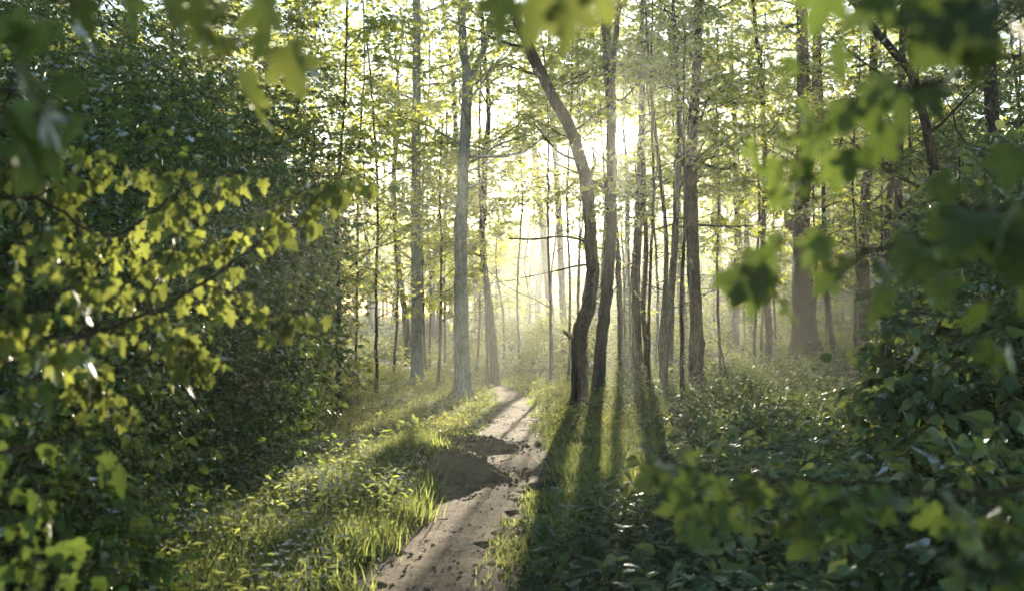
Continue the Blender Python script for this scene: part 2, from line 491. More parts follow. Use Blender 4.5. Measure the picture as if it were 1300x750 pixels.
def crown(trunk, trad, rng, h0, h1, nlimb, length, rise, nsub, spray_n, spray_len, leaves, size, kind, far, base_z, thin=1.0, cone=0.5, azc=None, azs=PI, subs_len=0.42, limb_r=0.45, bare=0):
    """limbs from the trunk polyline between heights h0 and h1, side branches on them and leafy sprays on those.
    returns the buffer"""
    lb = Buf()
    hs = trunk[:, 2] - base_z
    sb, sd = [], []
    for i in range(nlimb):
        q = (i + rng.random()) / nlimb
        h = h0 + (h1 - h0) * q
        j = int(np.argmin(np.abs(hs - h)))
        p = trunk[j]
        az = rng.uniform(0, 2 * PI) if azc is None else azc + rng.uniform(-azs, azs)
        L_ = length * (1 - cone * q) * rng.uniform(0.6, 1.25)
        c = limb_curve(p, az, L_, rise + rng.normal() * 0.15, rng, 7, sag=0.03)
        r0 = max(0.006, min(trad[j] * limb_r, 0.012 * L_ + 0.006))
        rel = c - CAM
        if (rel @ SUN / np.linalg.norm(rel, axis=1)).max() > math.cos(R(0.8)) or not sun_open(c[-2:-1], rng, thin * 0.8)[0]:
            continue
        lb.tube(c, np.linspace(r0, 0.004, len(c)), 4 if far else 6, cap=False, mat=1)
        for k in range(nsub):
            t = 0.22 + 0.78 * (k + rng.random()) / nsub
            f = t * (len(c) - 1); a = min(int(f), len(c) - 2); pp = c[a] + (c[a + 1] - c[a]) * (f - a)
            td = unit(c[a + 1] - c[a])
            sidev = unit(np.cross(td, [0, 0, 1.0])) * (1 if k % 2 else -1)
            dd = td * 0.6 + sidev * 0.8 + np.array([0, 0, rng.normal() * 0.25])
            sl = L_ * subs_len * (1.1 - 0.6 * t) * rng.uniform(0.6, 1.2)
            s = limb_curve(pp, math.atan2(dd[1], dd[0]), sl, dd[2] + 0.1, rng, 4, sag=0.05)
            if not sun_open(s[-1:], rng, thin)[0]:
                continue
            lb.tube(s, np.linspace(max(0.004, r0 * 0.35), 0.0025, 4), 3, cap=False, mat=1)
            for w in range(spray_n):
                u = 0.25 + 0.75 * (w + rng.random()) / spray_n
                f = u * 3; a2 = min(int(f), 2)
                sb.append(s[a2] + (s[a2 + 1] - s[a2]) * (f - a2))
                e = unit(s[a2 + 1] - s[a2])
                sv = unit(np.cross(e, [0, 0, 1.0])) * (1 if w % 2 else -1)
                sd.append(e * 0.7 + sv * 0.7 * (w < spray_n - 1) + np.array([0, 0, rng.normal() * 0.25]))
    for i in range(bare):
        j = int(np.argmin(np.abs(hs - rng.uniform(1.8, 5.5))))
        c = limb_curve(trunk[j], rng.uniform(0, 2 * PI), rng.uniform(0.7, 1.9), rng.uniform(0.0, 0.7), rng, 7, sag=0.06)
        lb.tube(c, np.linspace(0.013, 0.003, 7), 5, cap=False, mat=1)
        for k in range(3):
            a = rng.integers(2, 6); e = c[a] - c[a - 1]
            q = limb_curve(c[a], math.atan2(e[1], e[0]) + rng.uniform(-1, 1), rng.uniform(0.25, 0.7), 0.2, rng, 4)
            lb.tube(q, np.linspace(0.006, 0.002, 4), 3, cap=False, mat=1)
    if sb:
        sb, sd = np.array(sb), np.array(sd)
        tw, p, d, n = sprays(sb, sd, rng, leaves, spray_len)
        ok = sun_open(p, rng, thin)
        if not far:
            ok2 = sun_open(tw[:, 2], rng, thin)
            for q in tw[ok2]:
                lb.tube(q, [0.004, 0.0035, 0.003, 0.002], 3, cap=False, mat=1)
        p, d, n = p[ok], d[ok], n[ok]
        put_leaves(lb, kind, p, d, n, size * rng.uniform(0.5, 1.45, len(p)), rng)
    return lb


# ------------------------------------------------------------------ world, sun, haze
w = bpy.data.worlds.new('World'); C.world = w; w.use_nodes = True
nt = w.node_tree; N = nt.nodes; L = nt.links; N.clear()
wo = N.new('ShaderNodeOutputWorld')
sky = N.new('ShaderNodeTexSky'); sky.sky_type = 'NISHITA'; sky.sun_disc = False
sky.sun_elevation = SUN_EL; sky.sun_rotation = SUN_AZ
sky.altitude = 0; sky.air_density = 1.0; sky.dust_density = 0.1; sky.ozone_density = 1.0
bg = N.new('ShaderNodeBackground'); bg.inputs[1].default_value = 0.075
L.new(sky.outputs[0], bg.inputs[0])
# the visible disc of the sun, part of the sky
tcw = N.new('ShaderNodeTexCoord')
dot = N.new('ShaderNodeVectorMath'); dot.operation = 'DOT_PRODUCT'; dot.inputs[1].default_value = tuple(SUN)
L.new(tcw.outputs['Generated'], dot.inputs[0])
mr = N.new('ShaderNodeMapRange'); mr.interpolation_type = 'SMOOTHSTEP'
mr.inputs['From Min'].default_value = math.cos(R(0.90)); mr.inputs['From Max'].default_value = math.cos(R(0.45))
L.new(dot.outputs['Value'], mr.inputs['Value'])
disc = N.new('ShaderNodeBackground'); disc.inputs[0].default_value = (1.0, 0.90, 0.72, 1)
ms = N.new('ShaderNodeMath'); ms.operation = 'MULTIPLY'; ms.inputs[1].default_value = 40.0
L.new(mr.outputs[0], ms.inputs[0]); L.new(ms.outputs[0], disc.inputs[1])
ad = N.new('ShaderNodeAddShader'); L.new(bg.outputs[0], ad.inputs[0]); L.new(disc.outputs[0], ad.inputs[1])
L.new(ad.outputs[0], wo.inputs[0])

sl = bpy.data.lights.new('sun', 'SUN'); sl.energy = 5.0; sl.angle = R(0.45); sl.color = (1.0, 0.88, 0.69)
so = bpy.data.objects.new('sun', sl); COL.objects.link(so)
so.rotation_euler = Vector(tuple(SUN)).to_track_quat('Z', 'Y').to_euler(); so.location = (5, 30, 20)

cam = bpy.data.cameras.new('camera'); co = bpy.data.objects.new('camera', cam); COL.objects.link(co)
cam.lens = 40; cam.sensor_width = 36; cam.clip_start = 0.05; cam.clip_end = 2000
co.location = tuple(CAM); co.rotation_euler = (R(90) + PITCH, 0, 0)
cam.dof.use_dof = True; cam.dof.focus_distance = 17; cam.dof.aperture_fstop = 2.8; cam.dof.aperture_blades = 9
C.camera = co

HAZE = 0.0014
hb = Buf()
x0, x1, y0, y1, z0, z1 = -135, 135, -16, 156, -1.4, 17.6
hv = np.array([(x, y, z) for z in (z0, z1) for y in (y0, y1) for x in (x0, x1)], float)
hb.add(hv, [(0, 2, 3, 1), (4, 5, 7, 6), (0, 1, 5, 4), (2, 6, 7, 3), (0, 4, 6, 2), (1, 3, 7, 5)])
m, nt_, N_, L_ = new_mat('morning_haze')
ho = N_.new('ShaderNodeOutputMaterial'); pv = N_.new('ShaderNodeVolumePrincipled')
pv.inputs['Color'].default_value = (0.93, 0.96, 0.86, 1); pv.inputs['Density'].default_value = HAZE; pv.inputs['Anisotropy'].default_value = 0.72
L_.new(pv.outputs[0], ho.inputs['Volume'])
tag(hb.build('haze', m), 'pale sunlit morning haze hanging through the whole wood', 'haze', kind='stuff')

# ------------------------------------------------------------------ ground and path
rng = np.random.default_rng(1)


def axis(lo, hi, f0, f1, step):
    core = np.arange(f0, f1 + step / 2, step)
    up, s, q = [], step, f1
    while q < hi:
        s *= 1.12; q += s; up.append(min(q, hi))
    dn, s, q = [], step, f0
    while q > lo:
        s *= 1.12; q -= s; dn.append(max(q, lo))
    return np.array(dn[::-1] + list(core) + up)


def grid(buf, X, Y, Z):
    ny, nx = X.shape
    i = np.arange(ny - 1)[:, None] * nx; j = np.arange(nx - 1)[None]
    f = np.stack([i + j, i + j + 1, i + nx + j + 1, i + nx + j], -1).reshape(-1, 4)
    buf.add(np.stack([X, Y, Z], -1).reshape(-1, 3), f)


gx, gy = axis(-130, 130, -4, 5, 0.09), axis(-14, 150, 4, 26, 0.09)
X, Y = np.meshgrid(gx, gy)
Z = terrain(X, Y) - 0.035 * path_mask(X, Y) + 0.02 * (vnoise(X * 6, Y * 6, 2) - 0.5)
g = Buf(); grid(g, X, Y, Z)
tag(g.build('ground', M['soil'], smooth=True), kind='structure')

ys = np.arange(0.5, 30, 0.03); us = np.linspace(-1.35, 1.35, 56)
U, Y = np.meshgrid(us, ys)
c, h = path_cx(Y)
edge = 1 + 0.55 * (vnoise(Y * 1.6, np.sign(U) * 3 + 8, 3) - 0.5) + 0.40 * (vnoise(Y * 7, np.sign(U) * 3 + 20, 3) - 0.5)
X = c + U * h * edge
Z = terrain(X, Y) + 0.008 - 0.10 * sstep(np.abs(U), 0.85, 1.35) \
    + 0.022 * (vnoise(X * 3.1, Y * 2.3, 11) - 0.5) + 0.006 * (vnoise(X * 11, Y * 9, 5) - 0.5) + 0.0035 * (vnoise(X * 38, Y * 34, 6) - 0.5)
g = Buf(); grid(g, X, Y, Z)
tag(g.build('path', M['path'], smooth=True), kind='structure')

# mounds of bare earth across the left of the path (a skin over the terrain humps)
def mound(name, cx, cy, rx, ry, label):
    a = np.linspace(0, 2 * PI, 61); r = np.linspace(0, 1, 22)
    A, Rr = np.meshgrid(a, r)
    e = 1 + 0.3 * (vnoise(np.cos(A) * 1.5 + cx + 5, np.sin(A) * 1.5 + cy, 3) - 0.5)
    X = cx + np.cos(A) * Rr * rx * e; Y = cy + np.sin(A) * Rr * ry * e
    Z = terrain(X, Y) + 0.012 - 0.09 * sstep(Rr, 0.75, 1.0) + 0.10 * (vnoise(X * 3.6, Y * 4.5, 9) - 0.5) + 0.03 * (vnoise(X * 17, Y * 17, 9) - 0.5) + 0.01 * (vnoise(X * 41, Y * 41, 9) - 0.5)
    b = Buf(); grid(b, X, Y, Z)
    o = b.build(name, M['path'], origin=(cx, cy, float(terrain(cx, cy)) - 0.25), smooth=True)
    tag(o, label, 'earth mound', 'humps of bare earth across the path')


mound('earth_mound', -0.80, 11.35, 0.98, 0.66, 'nearer and larger hump of bare brown earth across the path')
mound('earth_mound', -0.62, 13.6, 0.85, 0.52, 'smaller low earth hump behind the large hump beside the path')

# ------------------------------------------------------------------ trees
def ground_at(x, y):
    return float(terrain(x, y))


def tree(name, label, d, pix, wpx, top_h, bark, seed, forks=(), cr=None, cat='tree', group=None, sides=14, leaf='spring', stubs=(), lean=(0, 0)):
    """pix: trunk line as photo pixels at depth d; wpx: trunk widths in pixels (base, at the last listed pixel)"""
    rng = np.random.default_rng(seed)
    P = [at(px, py, d) for px, py in pix]
    b = P[0].copy(); b[2] = ground_at(b[0], b[1]) - 0.06
    P[0] = b
    last = P[-1]
    dirn = unit(P[-1] - P[-2])
    if last[2] < top_h:
        nseg = 4
        for i in range(nseg):
            dirn = unit(dirn * 0.8 + np.array([0, 0, 0.25]) + rng.normal(size=3) * 0.05)
            P.append(P[-1] + dirn * (top_h - last[2]) / nseg)
    P = np.array(P)
    yoff = rng.normal(size=len(P)) * 0.06; yoff[0] = 0
    P[:, 1] += np.cumsum(yoff) * 0.6
    n = max(18, int((P[-1, 2] - b[2]) / 0.14))
    T = resample(P, n)
    T[1:-1] += rng.normal(size=(n - 2, 3)) * np.array([0.007, 0.007, 0])
    hs = T[:, 2] - b[2]
    r0, r1 = wpx[0] / 2 / FPX * d, wpx[1] / 2 / FPX * d
    hk = max(at(0, pix[-1][1], d)[2] - b[2], 1.0)
    rad = np.where(hs < hk, r0 + (r1 - r0) * hs / hk, r1 * np.clip(1 - 0.85 * (hs - hk) / max(hs[-1] - hk, 0.5), 0.12, 1))
    for hk_ in rng.uniform(0.4, 8, 7):
        rad = rad * (1 + rng.uniform(0.03, 0.10) * np.exp(-((hs - hk_) / 0.14) ** 2))
    rad = rad * (1 + 0.70 * np.exp(-np.maximum(hs, 0) / 0.16) + 0.10 * np.exp(-np.maximum(hs, 0) / 0.7))
    root = empty(name, b)
    tag(root, label, cat, group)
    tb = Buf(); tb.tube(T, rad, sides, rng, 0.065)
    # root flare
    for k in range(5 if wpx[0] > 12 else 0):
        a = k * 1.257 + rng.random() * 0.7
        e = np.array([math.cos(a), math.sin(a), 0])
        q = np.array([b + e * r0 * 0.5 + [0, 0, 0.42], b + e * r0 * 1.2 + [0, 0, 0.19], b + e * r0 * 2.8 + [0, 0, 0.0]])
        tb.tube(resample(q, 6), np.linspace(r0 * 0.42, r0 * 0.2, 6), 7, cap=False)
    for (hx, hy, ln) in stubs:
        s = at(hx, hy, d); j = int(np.argmin(np.abs(T[:, 2] - s[2])))
        e = np.array([math.copysign(1, ln), -0.3, 0.45]); e /= np.linalg.norm(e)
        tb.tube(np.array([T[j], T[j] + e * (abs(ln) * 0.6), T[j] + e * abs(ln) + [0, 0, 0.03]]), [rad[j] * 0.45, rad[j] * 0.32, rad[j] * 0.2], 8)
    tb.build('trunk', M[bark], root, b, smooth=True)
    for fk in forks:
        fp, fw = fk
        q = np.array([at(px, py, d) for px, py in fp])
        q[:, 1] = np.interp(q[:, 2], T[:, 2], T[:, 1]) + np.linspace(0, 0.25, len(q))
        j = int(np.argmin(np.linalg.norm(T - q[0], axis=1)))
        q[0] = T[j]
        dr = unit(q[-1] - q[-2])
        if fw[1] > 4:
            for i in range(3):
                dr = unit(dr + np.array([0, 0, 0.3]) + rng.normal(size=3) * 0.08)
                q = np.vstack([q, q[-1] + dr * 1.1])
        nn = 22
        fb = Buf(); cq = resample(q, nn)
        fb.tube(cq, np.linspace(fw[0] / 2 / FPX * d, fw[1] / 2 / FPX * d * (0.35 if fw[1] > 4 else 1), nn), 9, rng, 0.04)
        fb.build('limb', M[bark], root, b, smooth=True)
    if cr:
        kw = dict(h0=3.0, h1=top_h, nlimb=14, length=2.4, rise=0.35, nsub=5, spray_n=3, spray_len=0.45, leaves=8, size=0.085, kind='quad', far=True, thin=1.0)
        kw.update(cr)
        lb = crown(T, rad, rng, base_z=b[2], **kw)
        if lb.n: lb.build('crown', [M[leaf], M['twig'] if d < 16 else M[bark]], root, b)
    return root


HI = dict(h0=3.8, h1=9.2, nlimb=16, length=2.3, nsub=4, spray_n=3, leaves=12, size=0.095, spray_len=0.5, bare=7)

tree('pale_tree', 'pale grey smooth trunk forking in two above the path bend, brightest of the wood', 21.4,
     [(587, 508), (586, 450), (585, 400), (585, 300), (589, 200), (593, 105), (588, 60), (586, 0)], (20, 10), 14, 'bark_pale', 11,
     forks=[([(593, 105), (606, 80), (616, 55), (627, 0)], (9, 6)), ([(594, 128), (628, 84), (662, 55)], (4, 2))], cr=dict(HI))
tree('pale_tree', 'slim straight pale trunk left of the forked pale trunk', 25.0,
     [(530, 492), (529, 440), (529, 380), (528, 200), (529, 0)], (15, 10), 15, 'bark_pale', 12, cr=dict(HI))
tree('woodland_tree', 'thin brown trunk just behind the slim straight pale trunk', 33.0,
     [(519, 468), (516, 420), (513, 390), (506, 340), (500, 250)], (9, 6), 11, 'bark_brown', 13, cr=dict(h0=3, nlimb=16, length=2.6))
tree('woodland_tree', 'thin dark curved trunk beside the path, right of the forked pale trunk', 26.5,
     [(628, 487), (627, 460), (622, 400), (615, 340), (612, 290), (616, 200)], (11, 7), 10, 'bark_brown', 14, cr=dict(h0=2.8, nlimb=18, length=2.4))
tree('leaning_tree', 'dark crooked trunk with a kink near the ground, leaning left at the top', 19.6,
     [(735, 520), (735, 470), (735, 440), (737, 420), (744, 400), (750, 372), (753, 345), (751, 310), (749, 285), (743, 225), (725, 165), (702, 122), (686, 88), (668, 50), (648, 5)], (20, 12), 12, 'bark_brown', 15, sides=18,
     forks=[([(749, 315), (736, 303), (712, 299), (680, 302), (645, 301)], (4, 2)), ([(750, 335), (733, 337), (706, 343), (662, 352)], (3, 1.5)), ([(738, 205), (708, 190), (676, 150)], (4, 2))],
     stubs=[(735, 430, -0.3), (735, 400, 0.14)], cr=dict(HI, length=2.0))
tree('woodland_tree', 'tall grey trunk crossing the sun, forked high, beside the crooked dark trunk', 22.0,
     [(760, 507), (762, 450), (766, 410), (772, 360), (776, 290), (777, 200), (776, 140), (771, 70), (768, 0)], (16, 11), 14, 'bark_grey', 16, sides=16,
     forks=[([(776, 130), (780, 70), (784, 35), (787, 0)], (9, 7))], cr=dict(HI, length=2.0))
tree('woodland_tree', 'thin trunk in the haze left of the crooked dark trunk', 39.0,
     [(717, 459), (715, 400), (712, 330), (708, 240), (700, 130)], (9, 7), 14, 'bark_grey', 17, cr=dict(h0=5, h1=10.5, nlimb=11, length=2.4))
tree('woodland_tree', 'pale hazy leaning trunk farthest left of the crooked dark trunk', 48.0,
     [(703, 440), (697, 380), (690, 300), (681, 215), (668, 77)], (10, 6), 16, 'bark_grey', 18, cr=dict(h0=6, h1=10.5, nlimb=9, length=2.2))
tree('woodland_tree', 'thin upright trunk in the sunlit haze, first right of the sun-crossing trunk', 31.0,
     [(789, 474), (788, 420), (785, 340), (780, 250), (778, 120)], (8, 6), 13, 'bark_grey', 19, cr=dict(h0=5, h1=10.5, nlimb=9, length=2.2))
tree('woodland_tree', 'straight mid grey trunk standing left of a wavy thin trunk under the sun', 24.5,
     [(809, 495), (807, 430), (807, 350), (810, 260), (814, 150)], (12, 8), 14, 'bark_grey', 20, cr=dict(HI))
tree('woodland_tree', 'wavy thin dark trunk close beside the straight mid grey trunk', 24.2,
     [(818, 497), (820, 440), (816, 390), (820, 330), (819, 250), (817, 170)], (7, 5), 9, 'bark_brown', 21, cr=dict(h0=3.5, h1=10.5, nlimb=9, length=1.8))
tree('woodland_tree', 'twin stemmed dark tree left of the straight brown trunk', 20.5,
     [(842, 512), (845, 450), (851, 390), (856, 330), (858, 280), (862, 200)], (11, 7), 10, 'bark_grey', 22,
     forks=[([(842, 480), (840, 440), (846, 380), (848, 300), (838, 200)], (8, 6)), ([(856, 205), (886, 206), (915, 213), (940, 211)], (5, 3)), ([(920, 212), (938, 190), (955, 165)], (3, 1.5))],
     cr=dict(h0=3.0, nlimb=15, length=2.2))
tree('woodland_tree', 'hazy grey trunk seen between the twin stems and the straight brown trunk', 38.0,
     [(869, 456), (867, 400), (863, 340), (860, 200)], (12, 8), 14, 'bark_grey', 23, cr=dict(h0=5, h1=10.5, nlimb=9))
tree('woodland_tree', 'straight brown trunk rising clear of the undergrowth right of the sun', 21.2,
     [(883, 510), (884, 460), (884, 400), (880, 310), (878, 200), (884, 100), (888, 0)], (18, 11), 14, 'bark_brown', 24, sides=16, cr=dict(HI))
tree('pale_tree', 'pale hazy trunk behind and right of the straight brown trunk', 46.0,
     [(908, 445), (909, 380), (911, 300), (906, 150)], (13, 9), 16, 'bark_pale', 25, cr=dict(h0=5, h1=10.5, nlimb=9))
tree('woodland_tree', 'short lit brown trunk in the mid distance, right of the pale hazy one', 37.0,
     [(933, 459), (934, 400), (936, 300), (932, 150)], (9, 7), 13, 'bark_brown', 26, cr=dict(h0=4, h1=10.5, nlimb=9))
tree('woodland_tree', 'slender far trunk just left of the thin swaying trunk', 40.0,
     [(952, 458), (951, 390), (948, 280), (952, 100)], (8, 6), 14, 'bark_grey', 27, cr=dict(h0=4, h1=10.5, nlimb=9))
tree('woodland_tree', 'thin swaying dark trunk left of the tree with the bird box', 25.0,
     [(971, 490), (976, 440), (973, 370), (969, 300), (971, 220), (966, 100)], (9, 6), 12, 'bark_brown', 28, cr=dict(h0=3.5, h1=10.5, nlimb=11, length=2.2))
tree('woodland_tree', 'thick brown trunk carrying the bird box', 27.0,
     [(1012, 466), (1014, 420), (1016, 350), (1016, 250), (1018, 150), (1015, 0)], (22, 14), 15, 'bark_brown', 29, sides=18, cr=dict(HI, length=2.6))
tree('woodland_tree', 'brown trunk leaning in behind the thick trunk with the bird box', 28.5,
     [(1036, 462), (1030, 420), (1024, 350), (1022, 250), (1036, 150), (1040, 0)], (16, 10), 14, 'bark_brown', 30, sides=16, cr=dict(HI))
tree('woodland_tree', 'thin leaning stem right of the bird box tree', 27.5,
     [(1061, 455), (1054, 410), (1048, 340), (1045, 250), (1044, 150)], (7, 4), 9, 'bark_brown', 31, cr=dict(h0=3.0, nlimb=14, length=2.0))
tree('woodland_tree', 'dark upright trunk right of the thin leaning stem', 28.0,
     [(1096, 450), (1096, 380), (1097, 300), (1099, 240), (1106, 170), (1110, 40)], (14, 10), 13, 'bark_brown', 32, cr=dict(h0=3.0, nlimb=16, length=2.6))
tree('woodland_tree', 'left one of two close dark trunks on the shady right', 26.0,
     [(1124, 445), (1124, 330), (1127, 270), (1136, 180), (1146, 60)], (9, 7), 12, 'bark_brown', 33, cr=dict(h0=3.0, nlimb=14, length=2.4))
tree('woodland_tree', 'right one of two close dark trunks on the shady right', 24.0,
     [(1141, 450), (1140, 330), (1139, 250), (1141, 130), (1145, 0)], (11, 8), 12, 'bark_brown', 34, cr=dict(h0=3.0, nlimb=16, length=2.4))
tree('leaning_tree', 'black slanting trunk leaning left across the shady right side', 12.5,
     [(1216, 470), (1205, 350), (1196, 280), (1186, 225), (1170, 145), (1152, 90), (1120, 48), (1085, 5)], (15, 10), 8, 'bark_brown', 35,
     forks=[([(1172, 155), (1170, 120), (1166, 85)], (8, 4)), ([(1200, 310), (1222, 250), (1228, 180)], (4, 2))],
     cr=dict(h0=2.2, nlimb=16, length=1.8, far=False, size=0.075, kind='quad', leaves=9), leaf='maple')
tree('woodland_tree', 'dark trunk half hidden at the shady right edge', 15.0,
     [(1262, 480), (1262, 300), (1264, 200), (1258, 100), (1256, 0)], (18, 14), 11, 'bark_brown', 36, cr=dict(h0=2.0, nlimb=22, length=2.2, size=0.08, leaves=9), leaf='maple')
tree('woodland_tree', 'tall thin trunk showing at the top between the two pale trunks', 34.0,
     [(592, 468), (590, 380), (585, 250), (573, 85), (561, 0)], (7, 5), 15, 'bark_grey', 37, cr=dict(h0=6, h1=10.5, nlimb=8))
tree('woodland_tree', 'upright grey trunk against the sky far up on the left', 24.0,
     [(168, 480), (168, 300), (170, 150), (169, 20)], (16, 11), 14, 'bark_grey', 38, cr=dict(h0=4, h1=10.5, nlimb=11), leaf='dense')

# saplings: thin stems with airy sprays of spring leaves, the leaf screen of the middle of the wood
SAP = [
    # px, base depth, height, px lean at top, leaves multiplier, seed, label
    (430, 17.0, 6.4, 10, 1.3, 101, 'airy young tree leaning over the edge of the dark bushes'),
    (478, 22.0, 7.0, -8, 1.2, 102, 'leafy young tree left of the slim straight pale trunk'),
    (500, 28.0, 8.5, 6, 1.2, 103, 'sunlit young tree behind the slim straight pale trunk'),
    (556, 24.0, 5.8, 5, 0.9, 104, 'young tree filling the gap between the two pale trunks'),
    (566, 33.0, 9.5, -6, 1.1, 105, 'taller young tree behind the gap between the two pale trunks'),
    (604, 30.0, 4.8, 9, 0.8, 106, 'low sapling close right of the forked pale trunk'),
    (640, 36.0, 6.2, -9, 1.0, 107, 'yellow green sapling under the bright gap of sky'),
    (662, 42.0, 7.0, 8, 1.0, 108, 'hazy sapling below the bright gap of sky, right of the yellow one'),
    (700, 25.0, 7.5, -10, 0.8, 110, 'yellow leaved sapling left of the crooked dark trunk'),
    (745, 34.0, 9.0, 12, 0.9, 111, 'sapling seen between the crooked trunk and the sun-crossing trunk'),
    (802, 29.0, 8.0, 6, 0.9, 112, 'backlit sapling below and right of the sun'),
    (832, 27.0, 7.5, -6, 1.0, 113, 'airy sapling left of the twin stemmed tree'),
    (868, 30.0, 8.5, 6, 1.1, 114, 'yellow leaved sapling behind the straight brown trunk'),
    (958, 24.0, 7.4, 6, 1.1, 117, 'leafy sapling left of the thin swaying trunk'),
    (1050, 33.0, 8.0, 8, 1.2, 119, 'yellow leaved sapling right of the bird box tree'),
    (1118, 30.0, 9.0, 6, 1.3, 121, 'sapling behind the two close dark trunks'),
    (1160, 20.0, 6.5, -8, 1.4, 122, 'dark leafy sapling right of the two close dark trunks'),
    (1215, 24.0, 8.5, 10, 1.5, 123, 'sapling behind the black slanting trunk'),
    (1255, 18.0, 6.5, -6, 1.5, 124, 'leafy sapling beside the half hidden trunk at the right edge'),
    (1300, 22.0, 8.0, -10, 1.5, 125, 'sapling cut by the right edge of the view'),
    (452, 26.0, 9.5, 6, 1.3, 126, 'tall pale leaved sapling behind the shrub by the cut stump'),
    (540, 29.0, 10.0, 5, 1.1, 127, 'high sapling whose leaves cross behind the slim straight pale trunk'),
    (618, 25.0, 8.5, -8, 0.9, 128, 'sapling with leaves spreading right of the fork of the pale trunk'),
    (722, 27.0, 8.8, 6, 0.8, 129, 'tall sapling rising behind the bend of the crooked dark trunk'),
    (768, 28.0, 9.2, -6, 0.8, 130, 'sapling with leaves above the sun behind the grey trunk'),
    (822, 21.0, 8.0, 10, 1.3, 131, 'leafy sapling whose top hangs just right of the sun'),
    (852, 23.5, 9.0, 6, 1.4, 132, 'dense sapling between the twin stems and the sun, tallest there'),
    (868, 18.5, 6.3, 4, 0.7, 138, 'slim sapling hanging its small high crown right of the sun'),
    (702, 36.0, 10.5, 4, 1.0, 140, 'high crowned sapling far behind the bend of the crooked trunk'),
    (738, 33.0, 10.0, -5, 1.1, 141, 'high crowned sapling seen just left of the sun'),
    (792, 36.0, 11.0, 4, 1.2, 142, 'high crowned sapling behind the sun and its grey trunk'),
    (815, 31.0, 10.0, -4, 1.2, 143, 'high crowned sapling right of the sun above the thin trunks'),
    (945, 36.0, 9.0, -6, 1.2, 148, 'sapling with layered leaves behind the slender far trunk'),
    (1030, 30.0, 7.5, 5, 1.2, 149, 'sapling with layered leaves showing between the bird box tree and the thin leaning stem'),
    (915, 27.0, 9.0, -4, 1.1, 152, 'high crowned sapling right of the top of the straight brown trunk'),
    (965, 29.0, 9.5, 4, 1.1, 153, 'high crowned sapling between the swaying trunk and the bird box tree'),
    (545, 34.0, 9.0, -4, 1.0, 154, 'high crowned sapling far behind the gap of the two pale trunks'),
    (735, 29.0, 8.6, 3, 1.4, 146, 'high crowned sapling whose leaves fill the space between the crooked trunk and the sun'),
    (660, 33.0, 10.0, 5, 0.8, 145, 'high crowned sapling above the bright gap of sky'),
    (985, 34.0, 10.0, -8, 1.1, 118, 'bright leaved sapling left of the bird box tree'),
    (1085, 26.0, 9.0, 4, 1.3, 136, 'tall sapling left of the dark upright trunk'),
]
for px, d, hgt, lean, mul, sd, lab in SAP:
    r_ = np.random.default_rng(sd)
    b = at(px, 400, d); gz = ground_at(b[0], b[1])
    tpx = lambda h: 400 - (gz + h - 1.6) / d * FPX
    pts = [(px, tpx(0))] + [(px + lean * q + r_.normal() * 3, tpx(hgt * q)) for q in (0.25, 0.5, 0.75, 0.95)]
    dark = sd in (122, 123, 124, 125, 137)
    tree('sapling', lab, d, pts, (0.07 * FPX / d, 0.03 * FPX / d), hgt, 'bark_brown', sd, cat='sapling', group='young trees between the taller trunks', sides=7,
         cr=dict(h0=4.6 if 140 <= sd <= 146 or sd in (151, 152, 153, 154) else 3.1 if sd in (138, 134, 131) else 1.3, nlimb=int(16 * mul), length=hgt * 0.32, rise=0.30, nsub=5, spray_n=3, spray_len=0.5, leaves=12, size=0.092 if d < 30 else 0.120, cone=0.55),
         leaf='maple' if dark else 'spring')

FILL = [(-60, 20.0, 10.0, 'leafy tree behind the dim bushes at the far left edge'), (40, 25.0, 11.0, 'leafy tree standing back from the left edge behind the tall bushes'),
        (130, 30.0, 12.0, 'leafy tree left of the upright grey trunk far up on the left'), (215, 27.0, 11.0, 'leafy tree just right of the upright grey trunk on the left'),
        (290, 32.0, 11.5, 'leafy tree behind the top of the tall bushes on the left'), (350, 26.0, 9.5, 'leafy tree behind the many stemmed tall shrub'),
        (400, 36.0, 11.0, 'leafy tree far behind the cut stump'), (1150, 36.0, 12.0, 'leafy tree far behind the two close dark trunks'),
        (1230, 32.0, 11.0, 'leafy tree far behind the black slanting trunk'), (1310, 29.0, 11.0, 'leafy tree behind the right edge of the view')]
for i, (px, d, hgt, lab) in enumerate(FILL):
    r_ = np.random.default_rng(700 + i)
    b = at(px, 400, d); gz = ground_at(b[0], b[1]); yb = 400 - (gz - 1.6) / d * FPX
    tree('woodland_tree', lab, d, [(px, yb), (px + r_.normal() * 4, yb - 80), (px + r_.normal() * 9, yb - 200)], (0.22 * FPX / d, 0.14 * FPX / d), hgt, 'bark_brown', 700 + i, sides=8,
         group='leafy trees closing the view behind the bushes', leaf='dense' if px < 100 else 'spring',
         cr=dict(h0=1.8, nlimb=30, length=3.2, nsub=6, spray_n=4, spray_len=0.6, leaves=9, size=0.13))

for px, d, hgt, sd, lab in ((771, 52, 13.5, 761, 'far tree with a full pale crown just left of the sun behind the grey trunk'), (799, 47, 12.5, 762, 'far tree whose pale crown surrounds the sun from behind'), (820, 56, 14.0, 763, 'far tree with a full pale crown just right of the sun')):
    r_ = np.random.default_rng(sd)
    b = at(px, 400, d); gz = ground_at(b[0], b[1]); yb = 400 - (gz - 1.6) / d * FPX
    tree('woodland_tree', lab, d, [(px, yb), (px + r_.normal() * 3, yb - 80), (px + r_.normal() * 7, yb - 200)], (9, 6), hgt, 'bark_grey', sd, sides=8, group='far trees with crowns around the sun',
         cr=dict(h0=2.2, nlimb=34, length=3.0, nsub=5, spray_n=3, spray_len=0.6, leaves=10, size=0.13, thin=1.0))

